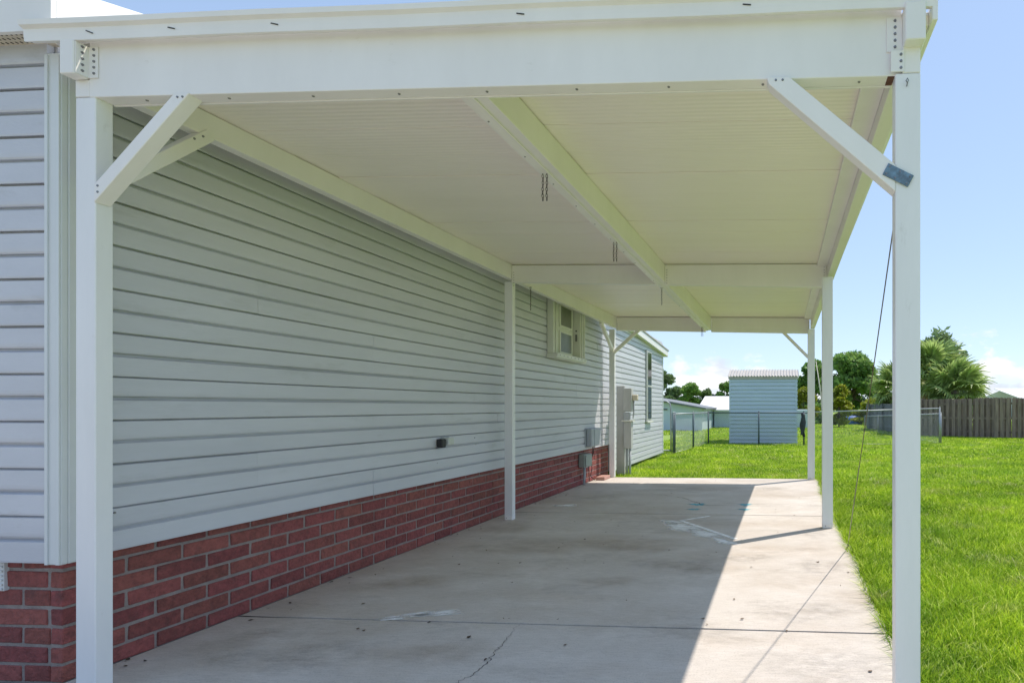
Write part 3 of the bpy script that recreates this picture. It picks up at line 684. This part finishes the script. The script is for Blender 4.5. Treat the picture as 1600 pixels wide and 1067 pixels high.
# ------------------------------------------------------------------ shed
def siding_faces(parent, x0, x1, y, z0, z1, n_, mat, axis='x'):
    e = (z1 - z0) / n_
    for i in range(n_):
        z = z0 + e * i
        prof = [(0, 0), (.040, 0), (.012, e * .97), (0, e)]
        vs = []
        for q in (x0, x1):
            for (o_, h_) in prof: vs.append((q, y - o_, z + h_) if axis == 'x' else (y + o_, q, z + h_))
        pyd('siding_board', vs, [(0, 1, 5, 4), (1, 2, 6, 5), (2, 3, 7, 6), (0, 3, 2, 1), (4, 5, 6, 7)], mat, parent)
sh = thing('garden_shed', 'small blue-grey siding shed with ribbed roof behind chain-link fence', 'shed')
sx0, sx1, sy0, sy1 = -1.80, .42, 18.52, 20.6
bd = box('wall', sx0 + .01, sx1 - .01, sy0 + .01, sy1, GZ, 2.16, M['shed'], sh, 0)
siding_faces(bd, sx0, sx1, sy0 + .009, .0, 2.14, 17, M['shed'])
siding_faces(bd, sy0, sy1, sx1 - .009, .0, 2.14, 17, M['shed'], 'y')
for xx in (sx0 - .005, sx1 - .05): box('corner_trim', xx, xx + .055, sy0 - .022, sy0 + .03, GZ, 2.15, M['shed'], sh)
box('eave_trim', sx0 - .03, sx1 + .04, sy0 - .05, sy0 - .024, 2.10, 2.185, M['shedroof'], sh)
vs, fs = [], []; nn = 24
for i in range(nn * 4 + 1):
    x = sx0 - .05 + (sx1 - sx0 + .11) * i / (nn * 4); zz = .014 * (1 if i % 4 in (0, 1) else -1)
    for (yy, z_) in ((sy0 - .08, 2.195), (sy0 + .75, 2.46), (sy1 + .05, 2.20)): vs.append((x, yy, z_ + zz))
for i in range(nn * 4):
    for j in range(2): fs.append((i * 3 + j, (i + 1) * 3 + j, (i + 1) * 3 + j + 1, i * 3 + j + 1))
rf = pyd('roof', vs, fs, M['shedroof'], sh)
sm = rf.modifiers.new('thickness', 'SOLIDIFY'); sm.thickness = .012

# ------------------------------------------------------------------ chain-link fences
def chainlink(label, pts, heights, zb, post_r=.026, mats=('galv', 'galv'), every=2.4, double_end=False, step=.075, wr=.0015, nodes=None):
    t = thing('chain_link_fence', label, 'fence', (pts[0][0], pts[0][1], GZ))
    a, b = Vector((*pts[0], 0)), Vector((*pts[1], 0)); Lf = (b - a).length; d = (b - a) / Lf; nrm = Vector((-d.y, d.x, 0))
    hh = lambda s: heights[0] + (heights[1] - heights[0]) * s / Lf
    ps = nodes if nodes else [Lf * i / max(1, round(Lf / every)) for i in range(round(Lf / every) + 1)]
    for s in ps:
        p = a + d * s
        o = keep(tube('post', [p + Vector((0, 0, GZ)), p + Vector((0, 0, hh(s) + .03))], post_r, M[mats[1]], t, 8), t)
        keep(tube('post_cap', [p + Vector((0, 0, hh(s) + .03)), p + Vector((0, 0, hh(s) + .055))], [post_r * 1.15, post_r * .4], M[mats[0]], t, 8), t)
    keep(tube('top_rail', [a + Vector((0, 0, hh(0))), b + Vector((0, 0, hh(Lf)))], .02, M[mats[0]], t, 8), t)
    keep(tube('tension_wire', [a + nrm * .03 + Vector((0, 0, zb)), b + nrm * .03 + Vector((0, 0, zb))], .006, M['galv'], t, 5), t)
    parts = []; Hm = (heights[0] + heights[1]) / 2 - zb; off = nrm * .03
    for sg in (1, -1):
        s = -Hm if sg == 1 else 0.
        end = Lf if sg == 1 else Lf + Hm
        while s < end:
            # wire from (s, zb) rising to (s+sg*Hm, top), clipped to the run
            s0, s1, z0_, z1_ = s, s + sg * Hm, 0., Hm
            lo, hi = (s0, s1) if sg == 1 else (s1, s0)
            if lo < 0:
                if sg == 1: z0_ = -s0; s0 = 0
                else: z1_ = s0; s1 = 0
            if hi > Lf:
                if sg == 1: z1_ = Lf - s0 if z0_ == 0 else z0_ + Lf; s1 = Lf
                else: z0_ = s0 - Lf; s0 = Lf
            if z1_ - z0_ > .02:
                p, q = a + d * s0, a + d * s1
                k0, k1 = hh(s0) - zb, hh(s1) - zb
                parts.append(tube_data([p + off + Vector((0, 0, zb + z0_ / Hm * k0)), q + off + Vector((0, 0, zb + z1_ / Hm * k1))], wr, 3))
            s += step
    m_ = keep(joined('wire_mesh', parts, M['wire'], t), t); m_['kind'] = 'stuff'
    return t
chainlink('chain-link fence running from the house corner back to the shed fence', [(-2.83, 14.28), (-2.46, 18.05)], (1.0, 1.0), .0, mats=('galv', 'galvdark'), nodes=[0, .12, 2.0])
chainlink('chain-link fence in front of the blue-grey shed with dark posts', [(-2.44, 18.08), (.78, 17.72)], (1.0, 1.0), .0, mats=('galvdark', 'galvdark'), nodes=[0, 1.65, 3.08, 3.23])
chainlink('chain-link fence across the lawn to the right of the shed', [(.80, 17.72), (5.10, 18.9)], (1.02, 1.14), .0, nodes=[0, 4.46])
chainlink('chain-link fence running back alongside the silvered board fence', [(5.16, 18.98), (4.25, 30.0)], (.96, .70), .0, step=.09, every=2.8)
# gate leaf with bent top, seen against the pale neighbour
g = thing('walk_gate', 'galvanised gate frame with rounded top corner beside the house corner', 'gate', (-3.3, 14.4, GZ))
keep(tube('frame', [(-4.1, 14.42, 1.34), (-3.2, 14.42, 1.345), (-3.03, 14.42, 1.33), (-2.95, 14.42, 1.27), (-2.925, 14.42, 1.15), (-2.92, 14.42, .6), (-2.92, 14.42, .02)], .02, M['galv'], g, 8), g)
keep(tube('latch', [(-2.92, 14.42, .62), (-2.84, 14.40, .62)], .012, M['galvdark'], g, 6), g)
keep(tube('bottom_rail', [(-4.1, 14.42, .06), (-2.925, 14.42, .06)], .018, M['galv'], g, 8), g)
# dark cloth slung over a post
vs, fs = [], []; nu, nv = 8, 14
for i in range(nu + 1):
    for j in range(nv + 1):
        a = i / nu; b = j / nv; x = .52 + .14 * a + .02 * math.sin(b * 9 + a * 4); yv = 17.66 + .045 * math.sin(a * 7 + b * 3); z = .98 - .70 * b + .04 * math.sin(a * 6)
        vs.append((x, yv, z))
for i in range(nu):
    for j in range(nv): fs.append((i * (nv + 1) + j, (i + 1) * (nv + 1) + j, (i + 1) * (nv + 1) + j + 1, i * (nv + 1) + j + 1))
o = pyd('hung_cloth', vs, fs, M['cloth'], None, True); sm = o.modifiers.new('thickness', 'SOLIDIFY'); sm.thickness = .02
tag(o, 'dark bundle hanging on the fence beside the shed', 'cloth')

# ------------------------------------------------------------------ board fences
PK = {}
def picket_mesh(key, wd, h_, mat):
    if key in PK: return PK[key]
    c_ = wd * .28
    pr = [(-wd / 2, 0), (wd / 2, 0), (wd / 2, h_ - c_), (wd / 2 - c_, h_), (-wd / 2 + c_, h_), (-wd / 2, h_ - c_)]
    vs = [(x, -.009, z) for x, z in pr] + [(x, .009, z) for x, z in pr]
    fs = [tuple(range(6))[::-1], tuple(range(6, 12))] + [(i, (i + 1) % 6, 6 + (i + 1) % 6, 6 + i) for i in range(6)]
    me = bpy.data.meshes.new('picket'); me.from_pydata(vs, [], fs); me.materials.append(mat)
    bm = bmesh.new(); bm.from_mesh(me); bmesh.ops.recalc_face_normals(bm, faces=bm.faces); bm.to_mesh(me); bm.free(); PK[key] = me; return me
def board_fence(label, a, b, h0, h1, mat, pitch=.112, wd=.132, post_every=2.4, shadow=True):
    a, b = Vector((*a, 0)), Vector((*b, 0)); Lf = (b - a).length; d = (b - a) / Lf; ang = math.atan2(d.y, d.x); nrm = Vector((d.y, -d.x, 0))
    t = thing('board_fence', label, 'fence', (a.x, a.y, GZ))
    s = 0.; i = 0
    while s < Lf:
        h_ = h0 + (h1 - h0) * s / Lf
        me = picket_mesh((mat.name, round(h_, 1)), wd, h_, mat)
        o = bpy.data.objects.new('picket', me); C.objects.link(o); o.parent = t
        side = (.030 if (i % 2 == 0 or not shadow) else -.030)
        p = d * s + nrm * side; o.location = (p.x, p.y, .03 + random.uniform(-.012, .012)); o.rotation_euler = (random.uniform(-.012, .012), random.uniform(-.01, .01), ang)
        s += pitch * (random.uniform(.94, 1.06)); i += 1
    for zz in (.25, .78, h0 * .88):
        q = bar('rail', d * 0 + Vector((0, 0, zz)), d * Lf + Vector((0, 0, zz)), .036, .075, (0, 0, 1), mat, t, 0)
    s = 0.
    while s < Lf + .1:
        q = d * s - nrm * .07; box('fence_post', q.x - .045, q.x + .045, q.y - .045, q.y + .045, 0, h0 + .04, mat, t); s += post_every
    return t
board_fence('brown board fence behind the palms at the lawn edge', (5.70, 24.0), (8.12, 22.32), 1.52, 1.56, M['wood'])
board_fence('brown board fence running out of the picture at right', (8.14, 22.31), (15.2, 23.0), 1.55, 1.58, M['wood'])
board_fence('silvered grey board fence running away behind chain-link', (5.62, 24.1), (4.62, 32.2), 1.36, 1.25, M['woodgrey'], pitch=.16, wd=.155, shadow=False)

# ------------------------------------------------------------------ neighbours
nb = thing('neighbour_house', 'low pale blue gabled house with blue roof edge beyond the fence', 'house')
wl = pyd('wall', [(-12.5, 28.6, GZ), (-4.2, 28.75, GZ), (-4.2, 28.75, 1.10), (-6.6, 28.7, 1.50), (-12.5, 28.6, 2.4)] + [(-12.5, 34, GZ), (-4.2, 34, GZ), (-4.2, 34, 1.10), (-6.6, 34, 1.50), (-12.5, 34, 2.4)],
         [(0, 1, 2, 3, 4), (9, 8, 7, 6, 5), (1, 6, 7, 2), (0, 4, 9, 5), (2, 7, 8, 3), (3, 8, 9, 4)], M['nbblue'], nb)
rv = lambda x: 1.55 - (x + 6.6) * .18 if x > -6.6 else 1.55 - (x + 6.6) * .15
pyd('roof', [(x, y, rv(x) + dz) for y in (28.35, 34.2) for dz in (0, .07) for x in (-12.6, -6.6, -3.95)],
    [(0, 1, 4, 3), (1, 2, 5, 4), (6, 9, 10, 7), (7, 10, 11, 8), (3, 4, 10, 9), (4, 5, 11, 10), (0, 6, 7, 1), (1, 7, 8, 2), (2, 8, 11, 5), (0, 3, 9, 6)], M['nbroof'], nb)
box('wall_vent', -6.2, -6.0, 28.66, 28.71, 1.04, 1.09, M['dark'], nb, 0)
nb = thing('neighbour_house', 'pale house with plain white metal roof behind the shed', 'house')
box('wall', -4.1, 1.5, 33.0, 38.5, GZ, 1.02, M['nbblue'], nb, 0)
hexa('roof', -5.1, .2, 32.7, 36.2, lambda x, y: .98 + .245 * (y - 32.7), lambda x, y: 1.03 + .245 * (y - 32.7), M['whiteroof'], nb, 0)
box('fascia', -5.1, .2, 32.66, 32.698, .955, 1.03, M['winwhite'], nb, 0)
box('door', -1.9, -1.0, 32.96, 32.998, GZ, .95, M['winwhite'], nb)
nb = thing('neighbour_house', 'distant white roofed house above the brown board fence', 'house')
pyd('wall', [(23.2, 70, GZ), (29.8, 70, GZ), (29.8, 70, 2.0), (26.1, 70, 3.2), (23.2, 70, 2.0), (23.2, 84, GZ), (29.8, 84, GZ), (29.8, 84, 2.0), (26.1, 84, 3.2), (23.2, 84, 2.0)],
    [(0, 1, 2, 3, 4), (9, 8, 7, 6, 5), (0, 4, 9, 5), (1, 6, 7, 2)], M['winwhite'], nb)
pyd('roof', [(25.2, 69.6, 3.35), (45, 69.6, 3.35), (45, 66, 2.1), (26.9, 66, 2.1), (23.0, 66, 2.1), (25.2, 69.6, 3.42), (45, 69.6, 3.42), (45, 66, 2.17), (26.9, 66, 2.17), (23.0, 66, 2.17)],
    [(0, 1, 2, 3), (5, 8, 7, 6), (3, 2, 7, 8), (0, 3, 8, 5), (1, 6, 7, 2), (0, 5, 6, 1)], M['whiteroof'], nb)
pyd('wall', *boxd(27.2, 45, 66.3, 69.5, GZ, 2.08), M['nbblue'], nb)
t = thing('tarp_pile', 'small bright blue tarp-covered pile beyond the chain-link fence', 'tarp', (4.6, 40.4, GZ))
vs, fs = [], []; nu = 14
for j, (rr_, zz) in enumerate([(1.0, 0), (1.03, .3), (.95, .52), (.6, .62), (.05, .66)]):
    for i in range(nu):
        a = 2 * math.pi * i / nu; k_ = rr_ * (1 + .06 * math.sin(3 * a + j)); vs.append((4.6 + k_ * .9 * math.cos(a), 40.4 + k_ * .6 * math.sin(a), GZ + zz + .02 * math.sin(5 * a)))
for j in range(4):
    for i in range(nu): fs.append((j * nu + i, j * nu + (i + 1) % nu, (j + 1) * nu + (i + 1) % nu, (j + 1) * nu + i))
keep(pyd('cover', vs, fs, M['blue'], t, True), t)
keep(tube('tie_rope', [(4.6 + .95 * math.cos(a) * .98, 40.4 + .66 * math.sin(a), .30) for a in [i * .4487 for i in range(15)]], .012, M['cloth'], t, 5), t)

# ------------------------------------------------------------------ trees
def leaf_cloud(name, blobs, n, size, mat, parent, elong=1.6, seed=1, droop=0.):
    """crown of single leaf faces scattered through overlapping clumps, gaps left between"""
    g = np.random.default_rng(seed); B = np.array(blobs, float)
    wts = (B[:, 3] * B[:, 4] * B[:, 5]) ** .75; idx = g.choice(len(B), n, p=wts / wts.sum())
    d = g.normal(size=(n, 3)); d /= np.linalg.norm(d, axis=1)[:, None]
    rad = g.uniform(.25, 1.0, n) ** .5
    sub = np.sin(d[:, 0] * 6 + idx) * np.sin(d[:, 1] * 7 + idx * 2) * np.sin(d[:, 2] * 6 + idx * 3)
    rad *= 1 + .22 * sub + g.normal(0, .05, n)
    c = B[idx, :3] + d * rad[:, None] * B[idx, 3:6]
    u = g.normal(size=(n, 3)); u[:, 2] -= droop; u /= np.linalg.norm(u, axis=1)[:, None]
    v = np.cross(u, g.normal(size=(n, 3))); v /= np.linalg.norm(v, axis=1)[:, None] + 1e-9
    s = size * g.uniform(.6, 1.35, n)[:, None]
    P = np.stack([c - u * s * elong / 2, c + v * s / 2, c + u * s * elong / 2, c - v * s / 2], 1).reshape(-1, 3)
    me = bpy.data.meshes.new(name); me.vertices.add(4 * n); me.vertices.foreach_set('co', P.ravel())
    me.loops.add(4 * n); me.loops.foreach_set('vertex_index', np.arange(4 * n)); me.polygons.add(n)
    me.polygons.foreach_set('loop_start', np.arange(0, 4 * n, 4)); me.polygons.foreach_set('loop_total', np.full(n, 4))
    at = me.attributes.new('rnd', 'FLOAT', 'POINT'); at.data.foreach_set('value', np.repeat(g.random(n), 4)); me.update()
    return link(name, me, mat, parent)
def tree(label, x, y, h_, w_, mat, n, leaf, seed, blobs=6, name='tree', low=.25, tr_=.12, group=None, elong=1.6, droop=0., bs=.74):
    blobs = int(blobs * 1.7)
    g = random.Random(seed); t = thing(name, label, 'tree' if name != 'bush' else 'bush', (x, y, GZ), group)
    trunk = []; top = Vector((g.uniform(-.1, .1) * w_, 0, h_ * .62))
    trunk.append(tube_data([(0, 0, 0), (0.02 * w_, 0, h_ * .3), top], [tr_, tr_ * .75, tr_ * .35], 8))
    bl = []
    for i in range(blobs):
        a = g.uniform(0, 6.28); rr_ = w_ * .5 * g.uniform(.2, .82); zc = h_ * g.uniform(low + .12, .84)
        taper = 1.0 if zc < h_ * .6 else .75
        b = (rr_ * math.cos(a) * taper, rr_ * math.sin(a) * taper, zc, w_ * g.uniform(.14, .27) * bs, w_ * g.uniform(.14, .27) * bs, h_ * g.uniform(.09, .17) * bs); bl.append(b)
        trunk.append(tube_data([(0, 0, h_ * g.uniform(.22, .5)), (b[0] * .5, b[1] * .5, zc * .85), b[:3]], [tr_ * .45, tr_ * .3, tr_ * .1], 6))
    bl.append((.06 * w_, 0, h_ * .84, w_ * .2, w_ * .2, h_ * .15))
    joined('trunk', trunk, M['bark'], t); leaf_cloud('crown', bl, n, leaf, mat, t, elong, seed, droop); return t
G1 = 'far trees beyond the neighbour houses'; G2 = 'trees beyond the fences at right'
tree('tall feathery tree beside the far house corner', -20.9, 94, 7.6, 5.2, M['farleaf'], 5200, .26, 11, 9, group=G1, low=.1)
tree('lower dark tree just right of the house corner', -17.6, 90, 4.6, 5.4, M['farleaf'], 4200, .26, 12, 8, group=G1, low=.1)
tree('round spreading tree above the blue roofed house', -14.2, 84, 5.0, 4.8, M['oak'], 5200, .24, 13, 10, group=G1, low=.3)
tree('dull green tree at the right of the spreading tree', -11.9, 86, 4.1, 3.0, M['farleaf'], 2600, .24, 14, 6, group=G1, low=.1)
tree('dark green tree peeping out beside the shed roof', -8.6, 84, 5.1, 3.8, M['oak'], 4200, .24, 15, 8, group=G1, low=.2)
tree('large dark broadleaf tree right of the back right post', 5.6, 48.5, 6.0, 6.0, M['oak'], 11000, .23, 21, 15, group=G2, low=.12, tr_=.2)
tree('dark tree showing between the two right posts', 2.6, 52, 5.6, 4.0, M['oak'], 5500, .23, 22, 10, group=G2, low=.1, tr_=.16)
tree('small dark tree left of the fan palms', 8.2, 50, 3.9, 4.0, M['oak'], 6000, .19, 23, 9, group=G2, low=.05, tr_=.14)
tree('wispy grey-green tree rising behind the fan palms', 7.6, 28.9, 5.2, 3.4, M['shrub'], 6500, .13, 24, 16, group=G2, low=.35, tr_=.07, elong=2.6)
tree('wispy grey-green shrub tree at the right of the palms', 9.6, 31.5, 3.4, 2.4, M['shrub'], 2600, .12, 25, 12, group=G2, low=.3, tr_=.05, elong=2.6)
tree('yellow-green bush against the large dark tree', 3.3, 34.3, 2.6, 1.9, M['yleaf'], 4200, .13, 26, 9, 'bush', .0, .05)
tree('yellow-green bush right of the shed roof', 1.35, 40, 2.7, 2.4, M['yleaf'], 4200, .14, 27, 9, 'bush', .0, .05)
tree('low dark hedge bush left of the blue tarp', 2.2, 41.5, 1.5, 4.0, M['oak'], 5000, .14, 28, 9, 'bush', .0, .05)
tree('low green hedge bush behind the silvered board fence', 6.2, 40, 1.9, 3.6, M['yleaf'], 4200, .14, 29, 9, 'bush', .0, .05)
# far line of woodland
bl = [(-150 + i * 9 + random.uniform(-3, 3), 330 + random.uniform(-15, 15), random.uniform(1, 4), 9, 6, random.uniform(3, 6.5)) for i in range(26)] + \
     [(95 + i * 8 + random.uniform(-3, 3), 230 + random.uniform(-8, 8), random.uniform(3, 5), 8, 5, random.uniform(4.5, 6.5)) for i in range(16)]
o = leaf_cloud('far_woodland', bl, 26000, 1.1, M['hill'], None, 1.2, 77); o['kind'] = 'stuff'; o['label'] = 'low line of far woodland on the horizon'; o['category'] = 'woodland'

# fan palms: each frond its own part
def frond_mesh(seed, dry=False):
    g = random.Random(seed); vs, fs = [], []; nseg = 30; pl = .62
    vs_, fs_ = tube_data([(0, 0, 0), (pl * .5, 0, .03), (pl, 0, 0)], [.014, .010, .008], 4); vs += vs_; fs += fs_
    for i in range(nseg):
        a = R(-128 + 256 * i / (nseg - 1)) + g.uniform(-.03, .03); ln = (.62 + .18 * math.cos(a * .6)) * g.uniform(.9, 1.06); wd = .056
        d = Vector((math.cos(a), math.sin(a), 0)); s = Vector((-d.y, d.x, 0)); o0 = Vector((pl, 0, 0)); fold_ = .012 * (1 if i % 2 else -1)
        pts = [(0.02, .3, 0), (.40, 1.0, .0), (.72, .7, -.05), (1.0, .06, -.16 - g.uniform(0, .22) - (.15 if dry else 0))]
        k0 = len(vs)
        for (q, ww, dz) in pts:
            lift = .10 * math.cos(a) * q - .10 * abs(math.sin(a)) * q
            c_ = o0 + d * ln * q + Vector((0, 0, dz * ln + lift)); vs += [c_ - s * wd * ww, c_ + s * wd * ww + Vector((0, 0, fold_))]
        for j in range(3): fs.append((k0 + 2 * j, k0 + 2 * j + 1, k0 + 2 * j + 3, k0 + 2 * j + 2))
    me = bpy.data.meshes.new('frond'); me.from_pydata([tuple(v) for v in vs], [], fs); me.materials.append(M['palmdry' if dry else 'palm'])
    at = me.attributes.new('rnd', 'FLOAT', 'POINT'); at.data.foreach_set('value', [g.random() for _ in vs]); return me
FM = [frond_mesh(i) for i in range(5)]; FD = [frond_mesh(50 + i, True) for i in range(2)]
def palm(label, x, y, hc, sc, n, seed, group='fan palms by the fences'):
    g = random.Random(seed); t = thing('fan_palm', label, 'palm', (x, y, GZ), group)
    rings = []; pts = []; rs = []
    for i in range(15): pts.append((.04 * math.sin(i * .5), 0, hc * i / 14)); rs.append(.17 + (.02 if i % 2 else 0))
    vs, fs = tube_data(pts, rs, 9); pyd('trunk', vs, fs, M['bark'], t)
    for i in range(n):
        q = i / n; el = R(82 - 150 * q + g.uniform(-10, 10)); az = i * 2.39996 + g.uniform(-.3, .3)
        dry = q > .86 and g.random() < .6
        o = bpy.data.objects.new('frond', g.choice(FD if dry else FM)); C.objects.link(o); o.parent = t
        o.rotation_mode = 'XYZ'
        o.rotation_euler = (Matrix.Rotation(az, 3, 'Z') @ Matrix.Rotation(-el, 3, 'Y') @ Matrix.Rotation(g.uniform(-.6, .6), 3, 'X')).to_euler()
        k_ = sc * g.uniform(.85, 1.15); o.scale = (k_, k_, k_); o.location = (0.08 * math.cos(az), .08 * math.sin(az), hc - .15 * q)
palm('tallest fan palm, just right of the front right post', 6.75, 26.4, 2.85, 1.2, 34, 1)
palm('low fan palm hanging over the brown board fence', 7.35, 24.95, 1.95, 1.1, 36, 2)
palm('fan palm left of the front right post', 5.85, 30.0, 2.3, 1.05, 26, 3)
palm('low fan palm behind the front right post', 6.55, 27.6, 1.9, 1.1, 26, 4)
palm('tiny far palm top above the shed roof', -4.95, 80, 5.3, .9, 26, 5, None)
# thin leaning pole in front of the dark tree
t = tag(tube('bamboo_cane', [(2.38, 34.2, GZ), (2.22, 34.2, 2.0), (1.92, 34.2, 3.95)], [.05, .045, .025], M['soffit'], None, 6), 'pale leaning cane between the two right posts', 'cane')

# ------------------------------------------------------------------ grass blades
def grass(name, n, xf, yr, hr, wd, seed, keep_fn):
    g = np.random.default_rng(seed)
    y = g.uniform(yr[0], yr[1], n); lo, hi = xf(y); x = lo + (hi - lo) * g.random(n)
    # tufts: pull blades towards scattered centres
    k_ = keep_fn(x, y); x, y = x[k_], y[k_]; n = len(x)
    pn = .5 + .5 * np.sin(x * 2.3 + 1.7 * np.sin(y * 1.1)) * np.sin(y * 1.9 + 1.3 * np.sin(x * .8))
    pn2 = .5 + .5 * np.sin(x * 7.1 + 2 * np.sin(y * 5.3)) * np.sin(y * 6.7 + 2 * np.sin(x * 4.1))
    h_ = (hr[0] + (hr[1] - hr[0]) * g.random(n) ** 1.4) * (.62 + .38 * pn + .25 * pn2)
    a = g.uniform(0, 2 * np.pi, n); lean = g.uniform(.4, 1.5, n) * h_; ww = wd * g.uniform(.6, 1.3, n)
    dx, dy = np.cos(a), np.sin(a); b = a + np.pi / 2 + g.normal(0, .5, n); sx, sy = np.cos(b) * ww / 2, np.sin(b) * ww / 2
    P = np.zeros((n, 5, 3)); base = np.stack([x, y, np.full(n, GZ)], 1)
    for j, (tt, sgn) in enumerate([(0, -1), (0, 1), (.55, -1), (.55, 1), (1, 0)]):
        P[:, j] = base; P[:, j, 0] += dx * lean * tt ** 1.8 + sx * sgn * (1 if tt == 0 else .8); P[:, j, 1] += dy * lean * tt ** 1.8 + sy * sgn * (1 if tt == 0 else .8); P[:, j, 2] += h_ * (tt if tt < 1 else .95)
    me = bpy.data.meshes.new(name); me.vertices.add(5 * n); me.vertices.foreach_set('co', P.ravel())
    k5 = np.arange(n)[:, None] * 5; li = np.concatenate([k5 + np.array([[0, 1, 3, 2]]), k5 + np.array([[2, 3, 4]])], 1).ravel()
    me.loops.add(7 * n); me.loops.foreach_set('vertex_index', li); me.polygons.add(2 * n)
    ls = (np.arange(n)[:, None] * 7 + np.array([[0, 4]])).ravel(); lt = np.tile([4, 3], n)
    me.polygons.foreach_set('loop_start', ls); me.polygons.foreach_set('loop_total', lt)
    rv_ = np.clip(g.random(n) * .9 + .22 * (pn - .4) + .12 * (pn2 - .5), 0, .93); dryb = g.random(n) < .075; rv_[dryb] = 1
    me.attributes.new('rnd', 'FLOAT', 'POINT').data.foreach_set('value', np.repeat(rv_, 5)); me.update()
    o = link(name, me, M['grass']); o['kind'] = 'stuff'; o['label'] = 'bright green mown lawn grass'; o['category'] = 'grass'; return o
def outside(x, y):
    slab = (x < .565 + .012 * np.sin(y * 3.1)) & (y < 9.34)
    hs_ = (x < -3.03) & (y < 14.05); shd = (x > -1.8) & (x < .42) & (y > 18.5) & (y < 20.6)
    return ~(slab | hs_ | shd)
grass('lawn_grass', 85000, lambda y: (np.full_like(y, .54), .43 * y + 1.3), (1.5, 6.5), (.035, .085), .0052, 1, outside)
grass('lawn_grass', 100000, lambda y: (np.where(y > 9.3, -3.05, .54), .43 * y + 1.3), (6.5, 13), (.04, .085), .009, 2, outside)
grass('lawn_grass', 110000, lambda y: (np.where(y > 14, -4.2, -3.0), .43 * y + 1.6), (13, 24), (.04, .09), .016, 3, outside)
grass('lawn_grass', 60000, lambda y: (-.24 * y, .44 * y + 2), (24, 48), (.04, .09), .035, 4, outside)
# longer fringe creeping over the slab edge
grass('lawn_grass', 11000, lambda y: (.535 + .02 * np.sin(y * 4.7) * np.sin(y * 1.9), np.full_like(y, .64)), (1.5, 9.4), (.05, .13), .0055, 5, lambda x, y: np.ones_like(x, bool))
grass('lawn_grass', 2500, lambda y: (np.full_like(y, -3.0), np.full_like(y, .56)), (9.335, 9.40), (.03, .07), .006, 6, lambda x, y: np.ones_like(x, bool))
for o in list(scn.objects):
    if o.type == 'EMPTY' and o.parent is None and 'label' not in o: print('unlabelled', o.name)
